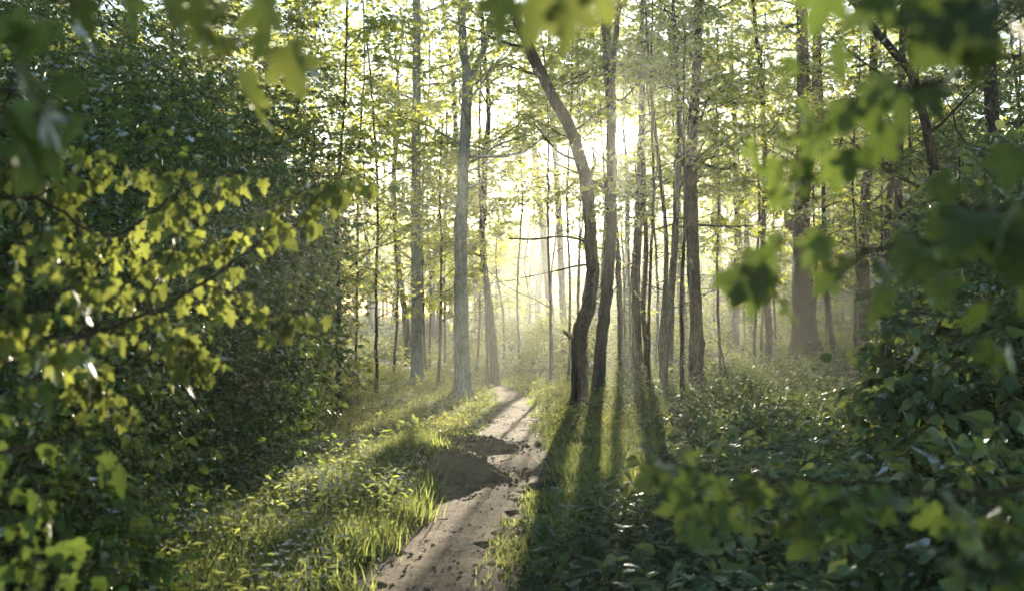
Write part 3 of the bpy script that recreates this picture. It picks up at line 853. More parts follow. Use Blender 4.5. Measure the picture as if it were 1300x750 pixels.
# background trees in the haze
BG = 'bark_grey'
rb = np.random.default_rng(55)
for i in range(14):
    px = 380 + 760 * (i + rb.random()) / 34
    d = rb.uniform(46, 78)
    b = at(px, 400, d); gz = ground_at(b[0], b[1])
    hh = rb.uniform(9, 15)
    if 560 < px < 700: hh = rb.uniform(6, 9)
    yb = 400 - (gz - 1.6) / d * FPX
    tree('woodland_tree', 'one of the many slender trees fading into the sunlit haze far back', d,
         [(px, yb), (px + rb.normal() * 3, yb - 60), (px + rb.normal() * 8, yb - 160)], (rb.uniform(6, 11), 5), hh, BG, 500 + i,
         group='slender trees far back in the haze', sides=7,
         cr=dict(h0=2.0, nlimb=11, length=2.6, nsub=4, spray_n=2, spray_len=0.7, leaves=7, size=0.15))

# ------------------------------------------------------------------ bushes
def bush(name, label, cx, cy, rx, ry, hgt, nspray, leaf, kind, size, seed, spray_len=0.4, leaves=9, thin=0.0, dens=0.45, twigs=True, cat='bush', group=None, hollow=0.0, squash=1.0):
    """a shrub: arching stems, and leafy twigs through its whole volume with gaps between the clumps"""
    rng = np.random.default_rng(seed)
    gz = ground_at(cx, cy)
    root = empty(name, (cx, cy, gz)); tag(root, label, cat, group)
    # candidate points in a dome
    n = nspray * 5
    u = rng.random((n, 3)) * 2 - 1
    zz = (u[:, 2] * 0.5 + 0.5)
    rr = np.sqrt(u[:, 0] ** 2 + u[:, 1] ** 2)
    prof = np.sqrt(np.clip(1 - (np.abs(zz - 0.38) / 0.64) ** 2.2, 0, 1))
    P = np.stack([cx + u[:, 0] * rx, cy + u[:, 1] * ry, gz + zz * hgt], 1)
    wob = 0.72 + 0.55 * vnoise(P[:, 0] * 1.1 + seed, P[:, 1] * 1.1, P[:, 2] * 1.1)
    inside = rr < prof * wob
    nz = vnoise(P[:, 0] * 1.5 + seed * 3, P[:, 1] * 1.5, P[:, 2] * 1.9) * 0.5 + vnoise(P[:, 0] * 3.1 + seed * 2, P[:, 1] * 3.1, P[:, 2] * 3.6) * 0.32 + vnoise(P[:, 0] * 6 + seed, P[:, 1] * 6, P[:, 2] * 6 + 7) * 0.18
    ok = inside & (nz > dens) & (rr > hollow * prof)
    P = P[ok][:nspray]
    out = unit(np.stack([(P[:, 0] - cx) / rx, (P[:, 1] - cy) / ry, np.full(len(P), 0.35)], 1))
    D = out * [1, 1, 0.5] + rng.normal(size=P.shape) * 0.4
    tw, p, d, nr = sprays(P, D, rng, leaves, spray_len)
    k = sun_open(p, rng, thin) if thin else np.ones(len(p), bool)
    lb = Buf()
    put_leaves(lb, kind, p[k], d[k], nr[k], size * rng.uniform(0.5, 1.5, k.sum()), rng)
    sb = Buf()
    ns = 14
    for i in range(ns):
        tgt = P[rng.integers(len(P))]
        a = np.array([cx + rng.normal() * rx * 0.04, cy + rng.normal() * ry * 0.04, gz - 0.05])
        mid = a * 0.55 + tgt * 0.45; mid[2] = gz + (tgt[2] - gz) * 0.62
        q = resample(np.array([a, mid, tgt]), 9); q[1:-1] += rng.normal(size=(7, 3)) * 0.03
        sb.tube(q, np.linspace(0.022, 0.006, 9), 5, cap=False)
        for j in range(5):
            o = q[rng.integers(3, 9)]
            dd = np.linalg.norm(P - o, axis=1); e = P[int(np.argsort(dd)[rng.integers(0, 30)])]
            sb.tube(resample(np.array([o, (o + e) / 2 + rng.normal(size=3) * 0.05, e]), 5), np.linspace(0.007, 0.003, 5), 4, cap=False)
    if twigs:
        for q in tw[:: (1 if len(tw) < 900 else 2)]:
            sb.tube(q, [0.0035, 0.003, 0.0025, 0.0015], 3, cap=False)
    sb.build('stems', M['twig'], root, (cx, cy, gz), smooth=True)
    lb.build('foliage', M[leaf], root, (cx, cy, gz))
    return root


LG = 'dark bushes along the left of the path'
bush('bush', 'dark dense bush nearest on the left, its foot in deep shade', -3.35, 6.6, 1.45, 1.3, 3.0, 2600, 'dense', 'ovate', 0.056, 201, group=LG, dens=0.36)
bush('bush', 'dark bush with pointed leaves beside the flowery grass', -3.75, 9.6, 1.95, 1.6, 3.4, 3400, 'dense', 'ovate', 0.058, 202, group=LG, dens=0.36)
bush('bush', 'rounded dark bush at the far end of the flowery grass', -4.15, 13.2, 2.2, 1.8, 4.2, 4200, 'dense', 'ovate', 0.070, 203, group=LG, dens=0.36)
bush('bush', 'tall dark green bush rising at the upper left behind the nearer ones', -5.6, 12.0, 2.4, 2.0, 6.4, 3600, 'dense', 'quad', 0.076, 204, group=LG, dens=0.42)
bush('bush', 'tall bush with sky showing through near the upper left trunk', -6.4, 16.5, 2.8, 2.2, 8.2, 4000, 'herb', 'quad', 0.085, 205, group=LG, dens=0.43)
bush('bush', 'many stemmed tall shrub with visible branching left of the pale trunks', -4.3, 17.5, 1.9, 1.8, 6.8, 2500, 'herb', 'quad', 0.080, 206, group=LG, dens=0.45)
bush('bush', 'shrub thinning into the light beside the cut stump', -5.3, 22.5, 2.0, 1.8, 5.5, 1500, 'herb', 'quad', 0.075, 207, group=LG, dens=0.50)
bush('bush', 'dim bush filling the far left edge of the view', -5.6, 8.8, 1.9, 1.7, 5.0, 3200, 'dense', 'quad', 0.064, 208, group=LG, dens=0.36)

bush('bush', 'dark low bush in the lower left corner, closest to the viewer', -2.35, 5.0, 0.75, 0.7, 1.25, 900, 'dense', 'ovate', 0.058, 209, group=LG, dens=0.36)
HG = 'misty shrubs in the sunlit middle distance'
for px, d, rx, hg, sd, lab in ((648, 40, 1.6, 2.4, 241, 'misty twiggy shrub beyond the end of the path'), (690, 34, 1.2, 1.7, 242, 'low misty shrub right of the end of the path'), (765, 42, 2.0, 2.6, 243, 'misty shrub behind the feet of the two dark trunks'),
                               (835, 37, 1.6, 2.1, 244, 'misty shrub behind the twin stemmed tree'), (915, 41, 2.2, 2.8, 245, 'misty shrub right of the straight brown trunk'), (990, 38, 2.0, 2.4, 246, 'misty shrub left of the foot of the bird box tree'),
                               (1075, 36, 2.0, 2.6, 247, 'misty shrub right of the foot of the bird box tree')):
    bx, by, bz = at(px, 400, d)
    bush('bush', lab, bx, by, rx, rx * 0.8, hg, 380, 'herb', 'quad', 0.105, sd, spray_len=0.5, leaves=8, thin=1.0, dens=0.44, twigs=False, group=HG)

RG = 'broad leaved shrubs on the shady right'
bush('bramble_bush', 'broad leaved bluish green shrub standing tallest on the right', 3.5, 7.6, 0.95, 0.9, 1.9, 620, 'broad', 'heart', 0.085, 221, group=RG, dens=0.42, leaves=7)
bush('bramble_bush', 'broad leaved dark shrub at the right edge behind the blurred hanging leaves', 4.2, 8.8, 1.1, 1.2, 2.8, 900, 'broad', 'heart', 0.080, 222, group=RG, dens=0.42, leaves=7)
bush('bramble_bush', 'low broad leaved shrub left of the tallest one on the right', 4.2, 10.8, 0.8, 0.8, 0.9, 380, 'broad', 'heart', 0.080, 223, group=RG, dens=0.40, leaves=7)
bush('bramble_bush', 'dark near shrub in the lower right corner', 2.45, 5.0, 0.9, 0.8, 1.05, 460, 'broad', 'heart', 0.075, 224, group=RG, dens=0.42, leaves=7)
bush('bramble_bush', 'shady shrub under the slanting trunk on the right', 6.0, 13.0, 1.6, 1.4, 3.6, 1100, 'broad', 'ovate', 0.085, 228, group=RG, dens=0.45)
bush('bramble_bush', 'large shady thicket filling the right side behind the slanting trunk', 8.6, 18.5, 2.4, 2.0, 5.2, 1500, 'maple', 'quad', 0.085, 226, group=RG, dens=0.48)

# ------------------------------------------------------------------ near maple branches
def maple_branch(name, label, stem, r0, leaves, seed, leaf='maple', side=(), size=0.085, kind='maple', droop=0.55, jitter=0.35, extra=0, group=None):
    """stem: list of (px, py, depth); leaves: list of (px, py, depth, size, facing tilt)"""
    rng = np.random.default_rng(seed)
    S = np.array([at(*q) for q in stem]); root = empty(name, S[0]); tag(root, label, 'branch', group)
    tb, lb = Buf(), Buf()
    c = resample(S, 24); c[1:-1] += rng.normal(size=(22, 3)) * 0.004
    tb.tube(c, np.linspace(r0, 0.0018, 24), 7)
    skel = [c]
    for q in side:
        s = np.array([at(*k) for k in q]); j = int(np.argmin(np.linalg.norm(c - s[0], axis=1))); s[0] = c[j]
        cs = resample(s, 12); tb.tube(cs, np.linspace(max(0.0025, r0 * 0.4), 0.0014, 12), 5); skel.append(cs)
    allp = np.vstack(skel)
    pos, dr, nr, sz = [], [], [], []
    view = np.array([0, 1.0, 0])

    def leaf_at(p, s, tilt):
        # blade base at p, hanging with its face part towards the light
        d = np.array([rng.normal() * jitter, rng.normal() * 0.25, -droop - rng.random() * 0.5 + tilt])
        n_ = np.array([rng.normal() * 0.35, -0.55 + rng.normal() * 0.35, 0.75 + rng.normal() * 0.25])
        pos.append(p); dr.append(d); nr.append(n_); sz.append(s)
        k = allp[int(np.argmin(np.linalg.norm(allp - p, axis=1)))]
        m_ = (k + p) / 2 + np.array([0, 0, 0.012])
        pts = resample(np.array([k, m_, p]), 5)
        tb.tube(pts, np.linspace(0.0014, 0.0009, 5), 4, cap=False)
    for (px, py, d, s, tilt) in leaves:
        leaf_at(at(px, py, d), s, tilt)
    for i in range(extra):
        q = skel[rng.integers(len(skel))]; k = q[rng.integers(len(q) // 5, len(q))]
        o = k + np.array([rng.normal() * 0.05, rng.normal() * 0.05, -abs(rng.normal()) * 0.03])
        leaf_at(o, size * rng.uniform(0.45, 1.35), rng.random() * 0.3)
    put_leaves(lb, kind, np.array(pos), np.array(dr), np.array(nr), np.array(sz), rng)
    tb.build('twigs', M['twig'], root, S[0], smooth=True)
    lb.build('leaves', M[leaf], root, S[0])
    return root


NB = 'maple branches hanging close to the viewer'
# sharp yellow-green sprays on the left, about four metres off
maple_branch('maple_branch', 'sunlit maple branch arching from lower left towards the middle, yellow green leaves', [(-60, 480, 3.7), (60, 440, 3.8), (170, 405, 3.9), (250, 365, 4.0), (330, 310, 4.1), (420, 265, 4.2)], 0.011,
             [], 301, side=[[(170, 405, 3.9), (215, 330, 3.95), (240, 250, 4.0), (230, 215, 4.0)], [(250, 365, 4.0), (290, 370, 4.0), (340, 400, 4.05), (375, 395, 4.1)], [(330, 310, 4.1), (380, 245, 4.1), (460, 225, 4.15)], [(60, 440, 3.8), (110, 470, 3.8), (150, 520, 3.8)], [(200, 390, 3.9), (230, 430, 3.9), (255, 470, 3.95)]],
             size=0.047, kind='maple_small', extra=380, group=NB)
maple_branch('maple_branch', 'upper sunlit maple branch crossing the dark bushes on the left', [(-60, 260, 3.9), (40, 250, 4.0), (140, 300, 4.1), (220, 250, 4.2), (300, 220, 4.3)], 0.009,
             [], 302, side=[[(40, 250, 4.0), (120, 215, 4.1), (200, 215, 4.1)], [(140, 300, 4.1), (190, 330, 4.15), (290, 300, 4.2)], [(100, 280, 4.0), (110, 350, 4.0), (150, 370, 4.0)], [(0, 250, 3.95), (30, 190, 3.95), (110, 185, 4.0)]],
             size=0.046, kind='maple_small', extra=340, group=NB)
maple_branch('maple_branch', 'shaded maple branch low on the far left edge', [(-60, 600, 3.0), (20, 570, 3.0), (90, 560, 3.1), (150, 590, 3.2)], 0.008,
             [], 303, side=[[(20, 570, 3.0), (60, 640, 3.0), (80, 700, 3.0)], [(-20, 590, 3.0), (20, 500, 3.0), (70, 470, 3.1)], [(0, 580, 3.0), (30, 690, 2.9), (60, 735, 2.9)]],
             size=0.055, kind='maple_small', extra=60, leaf='maple_green_shade', group=NB)  # the corner's shade is put into this darker leaf colour
maple_branch('maple_branch', 'maple twig along the left edge of the view at half height', [(-60, 420, 2.9), (0, 400, 2.9), (70, 380, 3.0), (130, 330, 3.1)], 0.007,
             [], 304, side=[[(0, 400, 2.9), (40, 330, 3.0), (60, 280, 3.0)], [(0, 400, 2.9), (60, 440, 3.0), (110, 420, 3.0)]],
             size=0.055, kind='maple_small', extra=70, group=NB)
# blurred leaves at the top left
maple_branch('maple_branch', 'blurred maple twig at the top with one bright hanging leaf', [(120, -120, 1.9), (190, -40, 1.95), (260, 0, 2.0), (320, 50, 2.0), (350, 75, 2.0)], 0.006,
             [(312, 92, 2.0, 0.098, -0.3), (360, 60, 1.95, 0.085, -0.2), (250, 0, 1.9, 0.085, -0.1), (290, 10, 1.9, 0.09, 0), (320, 5, 1.95, 0.08, 0.1), (245, 35, 2.0, 0.05, 0), (105, 22, 2.1, 0.06, -0.4), (215, -5, 1.9, 0.08, 0), (335, -10, 1.8, 0.09, 0), (290, 50, 2.05, 0.06, 0.2), (430, -5, 1.9, 0.06, 0), (385, 60, 2.0, 0.07, 0.1), (150, -8, 2.0, 0.07, 0), (90, -5, 2.0, 0.07, 0)],
             305, size=0.08, group=NB)
maple_branch('maple_branch', 'dark blurred maple leaves in the upper left corner', [(-90, 100, 1.5), (-20, 110, 1.55), (40, 140, 1.6), (90, 160, 1.6)], 0.006,
             [(30, 130, 1.5, 0.068, 0.5), (60, 135, 1.5, 0.063, 0.4), (20, 85, 1.6, 0.063, 0.3), (10, 150, 1.5, 0.081, 0.4), (80, 95, 1.7, 0.045, 0), (105, 150, 1.8, 0.050, -0.1), (0, 75, 1.7, 0.054, 0), (35, 35, 1.7, 0.054, 0), (10, 20, 1.7, 0.063, 0), (70, 30, 1.8, 0.045, 0)],
             306, size=0.068, extra=6, leaf='maple_green_shade', group=NB)
maple_branch('maple_branch', 'blurred maple leaves hanging at the top centre', [(560, -160, 1.35), (620, -90, 1.4), (680, -50, 1.4), (740, -35, 1.4)], 0.006,
             [(640, -14, 1.45, 0.060, -0.3), (692, -6, 1.4, 0.066, -0.4), (728, -12, 1.4, 0.070, -0.5), (758, -26, 1.45, 0.056, -0.2), (456, -22, 1.6, 0.05, 0)],
             307, size=0.06, group=NB)
# top right, close and dark
maple_branch('maple_branch', 'very close dark maple leaves in the upper right corner', [(1460, -140, 0.95), (1380, -60, 1.0), (1290, -20, 1.05), (1180, -30, 1.1)], 0.006,
             [(1210, -10, 1.1, 0.082, 0.3), (1250, 10, 1.05, 0.090, 0.2), (1180, -20, 1.1, 0.074, 0.3), (1290, 10, 1.0, 0.082, 0.3), (1150, -25, 1.15, 0.074, 0.3), (1230, 45, 1.1, 0.049, -0.1), (1290, 40, 1.1, 0.066, 0.0), (1105, -30, 1.2, 0.070, 0.1), (1270, -20, 1.0, 0.082, 0.4), (1060, -20, 1.3, 0.061, 0.1), (1200, 20, 1.15, 0.049, 0.2)],
             308, size=0.074, extra=6, leaf='maple_green_shade', group=NB)
maple_branch('maple_branch', 'blurred maple spray in mid air right of the sun, green leaves hanging', [(1340, 60, 1.5), (1240, 90, 1.55), (1150, 115, 1.6), (1080, 145, 1.65), (1030, 165, 1.7), (975, 175, 1.7)], 0.005,
             [(1010, 135, 1.7, 0.053, 0.3), (985, 165, 1.7, 0.046, 0.3), (1040, 160, 1.65, 0.059, -0.1), (1070, 130, 1.6, 0.053, 0.2), (1090, 125, 1.6, 0.059, 0.1), (1020, 205, 1.7, 0.059, -0.2), (990, 205, 1.7, 0.050, -0.1), (1055, 195, 1.7, 0.056, -0.3), (1140, 115, 1.6, 0.059, 0.2), (1120, 95, 1.55, 0.053, 0.3), (960, 180, 1.75, 0.040, 0.1), (1170, 110, 1.6, 0.053, 0), (1005, 75, 1.6, 0.033, 0.3), (1060, 60, 1.5, 0.046, 0.2), (1000, 240, 1.7, 0.040, 0)],
             309, side=[[(1030, 165, 1.7), (1020, 190, 1.7), (1015, 215, 1.7)]], size=0.056, extra=5, leaf='maple_green_shade', group=NB)
maple_branch('maple_branch', 'blurred leafy twig in front of the bird box tree', [(1360, 330, 1.7), (1250, 310, 1.75), (1150, 310, 1.8), (1070, 330, 1.8), (1000, 310, 1.8), (950, 330, 1.85)], 0.005,
             [(950, 330, 1.8, 0.050, 0.2), (985, 300, 1.8, 0.046, 0.3), (975, 350, 1.8, 0.053, -0.2), (1010, 330, 1.8, 0.053, -0.1), (1030, 300, 1.8, 0.050, 0.2), (1045, 300, 1.75, 0.056, 0.0), (1085, 330, 1.75, 0.059, 0.2), (1115, 370, 1.75, 0.056, -0.3), (1150, 300, 1.7, 0.059, 0.3), (1110, 335, 1.75, 0.053, 0.2), (1180, 320, 1.7, 0.053, 0.3), (920, 345, 1.85, 0.040, 0.4), (1060, 345, 1.8, 0.046, 0.1), (1000, 380, 1.85, 0.040, -0.1), (1220, 300, 1.7, 0.059, 0.2), (1260, 310, 1.7, 0.059, 0.1)],
             310, size=0.053, extra=5, leaf='maple_green_shade', group=NB)
maple_branch('maple_branch', 'dark blurred maple leaves crowding the right edge at half height', [(1420, 240, 1.4), (1330, 250, 1.45), (1250, 265, 1.5), (1190, 250, 1.55)], 0.006,
             [(1180, 230, 1.5, 0.065, 0.3), (1210, 270, 1.5, 0.065, 0.2), (1240, 240, 1.5, 0.072, 0.3), (1270, 280, 1.5, 0.072, 0.2), (1300, 250, 1.45, 0.072, 0.3), (1290, 340, 1.5, 0.058, 0), (1245, 385, 1.6, 0.050, -0.2), (1262, 435, 1.6, 0.054, -0.4), (1190, 345, 1.55, 0.050, 0.3), (1290, 190, 1.5, 0.065, 0.2)],
             311, size=0.065, side=[[(1250, 265, 1.5), (1255, 340, 1.55), (1258, 420, 1.6)]], extra=12, leaf='maple_green_shade', group=NB)
# the low blurred branch across the lower right
maple_branch('maple_branch', 'blurred maple branch running level across the lower right undergrowth', [(1380, 610, 2.0), (1280, 625, 2.05), (1180, 622, 2.1), (1080, 610, 2.15), (980, 606, 2.2), (900, 600, 2.25), (845, 580, 2.3)], 0.006,
             [(1005, 618, 2.2, 0.075, -0.3), (860, 575, 2.3, 0.07, 0.4), (830, 585, 2.3, 0.06, 0.2), (905, 650, 2.2, 0.07, 0.0), (1290, 720, 1.9, 0.07, 0.2), (1250, 700, 1.9, 0.08, 0.3), (1220, 720, 1.9, 0.07, 0.3)],
             312, side=[[(980, 606, 2.2), (930, 640, 2.2), (890, 660, 2.2)], [(1080, 610, 2.15), (1060, 640, 2.15)], [(1280, 625, 2.05), (1270, 670, 2.0), (1230, 715, 1.9)]],
             size=0.055, extra=85, leaf='maple_green_shade', droop=0.15, jitter=0.8, group=NB)

# ------------------------------------------------------------------ undergrowth (uncountable)
rng = np.random.default_rng(77)


def scatter(n, x0, x1, y0, y1, near_bias=1.0):
    y = y0 + (y1 - y0) * rng.random(n) ** near_bias
    x = rng.uniform(x0, x1, n)
    keep = np.abs(x) < y * 0.50 + 1.2
    return x[keep], y[keep]


def off_path(x, y, a=1.0, b=1.35, leak=0.0):
    c, h = path_cx(y)
    e = np.abs(x - c) / h + 0.5 * (vnoise(x * 2.2, y * 2.2, 13) - 0.5)
    p = np.maximum(sstep(e, a, b), leak)
    p = np.where(y > 30, 1, p)
    return rng.random(len(x)) < p


def herb_layer(buf, stalk, n, region, hmin, hmax, size, kind, bias, hfun=None, upright=0.35, per=5, stalks=True, mat=0):
    x, y = scatter(n, *region, bias)
    k = off_path(x, y, 0.95, 1.7)
    if hfun is not None:
        hm = hfun(x, y); k &= rng.random(len(x)) < np.clip(hm * 1.4, 0, 1)
    x, y = x[k], y[k]
    hm = hfun(x, y) if hfun is not None else np.ones(len(x))
    H = (hmin + (hmax - hmin) * rng.random(len(x)) ** 1.3) * (0.45 + 0.75 * np.clip(hm, 0, 1))
    z = terrain(x, y)
    m_ = len(x)
    lean = rng.normal(size=(m_, 2)) * 0.18
    top = np.stack([x + lean[:, 0] * H, y + lean[:, 1] * H, z + H], 1); bot = np.stack([x, y, z - 0.02], 1)
    P, D, Nn, S = [], [], [], []
    for i in range(per):
        t = 1 - 0.16 * i * rng.uniform(0.7, 1.3, m_)
        t = np.clip(t, 0.15, 1)
        az = i * 2.4 + rng.random(m_) * 6.28
        p = bot + (top - bot) * t[:, None]
        d = np.stack([np.cos(az), np.sin(az), rng.normal(size=m_) * 0.3 - 0.05], 1)
        nn = np.stack([rng.normal(size=m_) * upright, rng.normal(size=m_) * upright - 0.1, np.ones(m_)], 1)
        s = size * rng.uniform(0.55, 1.35, m_)
        P.append(p + d * (s * 0.25)[:, None]); D.append(d); Nn.append(nn); S.append(s)
    P, D, Nn, S = map(np.concatenate, (P, D, Nn, S))
    tn = np.clip(0.15 + 0.45 * rng.random(len(P)) + 0.9 * (vnoise(P[:, 0] * 1.1 + 5, P[:, 1] * 1.1, 61) - 0.35), 0, 1)
    put_leaves(buf, kind, P, D, Nn, S, rng, mat, tint=tn)
    if stalks:
        q = 0.004
        v = np.stack([bot + [q, 0, 0], bot - [q, 0, 0], top], 1)
        stalk.add(v.reshape(-1, 3), np.arange(m_ * 3).reshape(-1, 3))


# right-hand undergrowth of broad leaves
def hright(x, y):
    c, h = path_cx(y)
    return np.clip(sstep(x - c - h - 0.95 * sstep(y, 7.6, 9.6), 0.05, 1.7) * (0.55 + 0.9 * (vnoise(x * 0.8, y * 0.8, 21) - 0.2)), 0, 1.2)


ub = Buf(); st = Buf()
herb_layer(ub, st, 17000, (0.1, 8, 3.2, 13), 0.12, 0.55, 0.058, 'heart', 1.0, hright)
herb_layer(ub, st, 17000, (0.1, 14, 12, 24), 0.12, 0.55, 0.070, 'ovate', 1.0, hright, per=4)
herb_layer(ub, st, 3000, (0.2, 6, 3.2, 11), 0.30, 0.80, 0.085, 'heart', 1.0, hright)
u = ub.build('undergrowth', M['broad'])
tag(u, 'thick knee high broad leaved undergrowth covering the right side', 'undergrowth', kind='stuff')
s_ = st.build('stalks', M['stalk'], u)

# paler herbs of the far floor and left glade
def hfar(x, y):
    return np.clip(0.2 + 1.1 * vnoise(x * 0.55, y * 0.55, 31), 0, 1)


ub = Buf(); st = Buf()
herb_layer(ub, st, 16000, (-9, 9, 14.5, 30), 0.04, 0.26, 0.070, 'quad', 1.0, hfar, per=4)
herb_layer(ub, st, 12000, (-24, 26, 28, 60), 0.08, 0.55, 0.16, 'quad', 1.0, hfar, per=4, stalks=False)
herb_layer(ub, st, 6000, (-55, 60, 58, 130), 0.2, 1.0, 0.45, 'quad', 1.0, hfar, per=4, stalks=False)
herb_layer(ub, st, 15000, (-2.6, 3.4, 6, 19), 0.02, 0.11, 0.036, 'ovate', 1.0, hfar, per=4, stalks=False)
u = ub.build('ground_herbs', M['herb'])
tag(u, 'low pale green herbs carpeting the sunlit floor of the wood', 'ground cover', kind='stuff')
st.build('stalks', M['stalk'], u)

# grass: tall on the near left, short elsewhere
def blades(buf, n, region, h0, h1, wdt, keepf, mat=0):
    x, y = scatter(n, *region, 1.0)
    k = rng.random(len(x)) < keepf(x, y)
    x, y = x[k], y[k]; m_ = len(x)
    H = rng.uniform(h0, h1, m_) * (0.6 + 0.7 * vnoise(x * 1.7, y * 1.7, 41))
    az = rng.random(m_) * 6.28
    d = np.stack([np.cos(az) * 0.38, np.sin(az) * 0.38, np.ones(m_)], 1)
    nn = np.stack([-np.cos(az), -np.sin(az), np.full(m_, 0.3)], 1) * -1
    put_leaves(buf, 'blade', np.stack([x, y, terrain(x, y) - 0.01], 1), d, nn, H, rng, mat, width=wdt * rng.uniform(0.6, 1.4, m_))


def left_grass(x, y):
    c, h = path_cx(y)
    e = (c - h - x) + 0.30 * (vnoise(x * 2, y * 2, 17) - 0.5)
    return sstep(e, -0.02, 0.45) * (1 - sstep(-x, 2.3, 3.2)) * (0.35 + 0.65 * sstep(vnoise(x * 1.5, y * 1.5, 19), 0.25, 0.6))


def edge_grass(x, y):
    c, h = path_cx(y)
    e = np.abs(x - c) / h
    return sstep(e, 0.62, 1.15) * (1 - sstep(e, 1.9, 3.2)) * sstep(vnoise(x * 2.6, y * 2.6, 23), 0.36, 0.60)


gb = Buf()
blades(gb, 95000, (-4.0, 0.3, 4.5, 12.8), 0.09, 0.28, 0.009, left_grass)
blades(gb, 52000, (-1.8, 1.6, 4.5, 24), 0.03, 0.11, 0.007, edge_grass)
blades(gb, 45000, (-6, 4, 11, 30), 0.03, 0.13, 0.010, lambda x, y: 0.8 * off_path(x, y, 1.15, 1.7))
blades(gb, 34000, (0.1, 3.2, 7.6, 17), 0.04, 0.15, 0.009, lambda x, y: 0.85 * off_path(x, y, 0.9, 1.5) * (1 - sstep(x, 1.6, 3.2)))
hump = lambda x, y: np.exp(-(((x + 0.95) / 0.75) ** 2 + ((y - 11.6) / 0.75) ** 2)) * 0.55 * sstep(vnoise(x * 4, y * 4, 71), 0.5, 0.7) + np.exp(-(((x + 0.8) / 0.7) ** 2 + ((y - 13.9) / 0.6) ** 2)) * 0.6 * sstep(vnoise(x * 4, y * 4, 71), 0.45, 0.7)
blades(gb, 9000, (-2.2, 0.2, 10.4, 14.8), 0.03, 0.12, 0.008, hump)
u = gb.build('grass', M['grass'])
tag(u, 'fresh green grass edging the path and filling the left glade', 'grass', kind='stuff')
# herbs and small flowers among the left grass
ub = Buf(); st = Buf()
herb_layer(ub, st, 5200, (-3.8, -0.4, 4.5, 12.6), 0.08, 0.34, 0.055, 'lance', 1.0, left_grass, upright=0.6, per=6)
u = ub.build('meadow_herbs', M['grass']); tag(u, 'narrow leaved herbs mixed into the left grass', 'herbs', kind='stuff'); st.build('stalks', M['stalk'], u)
fb = Buf(); fs = Buf()
x, y = scatter(6000, -3.0, -0.7, 4.8, 12.2)
k = (rng.random(len(x)) < left_grass(x, y)) & (vnoise(x * 1.9 + 3, y * 1.9, 51) > 0.45)
x, y = x[k], y[k]; hh = rng.uniform(0.18, 0.38, len(x)); z = terrain(x, y)
base = np.stack([x, y, z + hh], 1)
v = np.stack([np.stack([x + 0.002, y, z], 1), np.stack([x - 0.002, y, z], 1), base], 1)
fs.add(v.reshape(-1, 3), np.arange(len(x) * 3).reshape(-1, 3))
for i in range(5):
    az = i * 1.2566 + rng.random(len(x)) * 0.2
    d = np.stack([np.cos(az), np.sin(az), np.full(len(x), 0.35)], 1)
    put_leaves(fb, 'quad', base, d, np.tile([0, 0, 1.0], (len(x), 1)), 0.017 * rng.uniform(0.7, 1.3, len(x)), rng)
u = fb.build('wildflowers', M['petal']); tag(u, 'tiny pale blue white flowers scattered through the left grass', 'wildflowers', kind='stuff'); fs.build('stalks', M['stalk'], u)

# fallen leaves, twigs and pebbles on the path
lb = Buf()
x, y = scatter(5200, -2.2, 1.6, 5, 24)
k = rng.random(len(x)) < 0.35 + 0.5 * path_mask(x, y); x, y = x[k], y[k]; n = len(x)
az = rng.random(n) * 6.28
put_leaves(lb, 'ovate', np.stack([x, y, terrain(x, y) + 0.018], 1), np.stack([np.cos(az), np.sin(az), rng.normal(size=n) * 0.15], 1), np.stack([rng.normal(size=n) * 0.3, rng.normal(size=n) * 0.3, np.ones(n)], 1), rng.uniform(0.012, 0.030, n), rng)
for i in range(14):
    yy = rng.uniform(5.5, 22); c, h = path_cx(yy); xx = c + rng.uniform(-1.6, 1.6) * h; a = rng.uniform(0, PI); l = rng.uniform(0.03, 0.13)
    e = np.array([math.cos(a), math.sin(a), 0]) * l; p = np.array([xx, yy, ground_at(xx, yy) + 0.02])
    q = resample(np.array([p - e, p + rng.normal(size=3) * 0.012, p + e]), 6)
    lb.tube(q, np.linspace(0.006, 0.003, 6), 5, mat=1)
for i in range(420):
    yy = rng.uniform(5.5, 20); c, h = path_cx(yy); xx = c + rng.normal() * 0.6 * h; s = rng.uniform(0.006, 0.022)
    p = np.array([xx, yy, ground_at(xx, yy) + s * 0.4 + 0.004])
    o = np.array([(1, 0, 0), (0, 1, 0), (-1, 0, 0), (0, -1, 0), (0, 0, 0.7), (0, 0, -0.7)], float) * (s * rng.uniform(0.6, 1.2, (6, 1))) + p
    lb.add(o, [(0, 1, 4), (1, 2, 4), (2, 3, 4), (3, 0, 4), (1, 0, 5), (2, 1, 5), (3, 2, 5), (0, 3, 5)], mat=2)
for i in range(900):
    hx, hy, hrx, hry = ((-0.80, 11.35, 0.95, 0.6), (-0.62, 13.6, 0.85, 0.5))[i % 2]
    q = rng.normal(size=2) * 0.5; xx, yy = hx + q[0] * hrx, hy + q[1] * hry
    s = rng.uniform(0.010, 0.038); p = np.array([xx, yy, ground_at(xx, yy) + 0.012 + s * 0.25])
    o = np.array([(1, 0, 0), (0, 1, 0), (-1, 0, 0), (0, -1, 0), (0, 0, 0.7), (0, 0, -0.7)], float) * (s * rng.uniform(0.5, 1.3, (6, 1))) + p
    lb.add(o, [(0, 1, 4), (1, 2, 4), (2, 3, 4), (3, 0, 4), (1, 0, 5), (2, 1, 5), (3, 2, 5), (0, 3, 5)], mat=3)
tag(lb.build('leaf_litter', [M['litter'], M['twig'], M['stone'], M['path']]), 'dead leaves, broken twigs and grit strewn along the path', 'litter', kind='stuff')

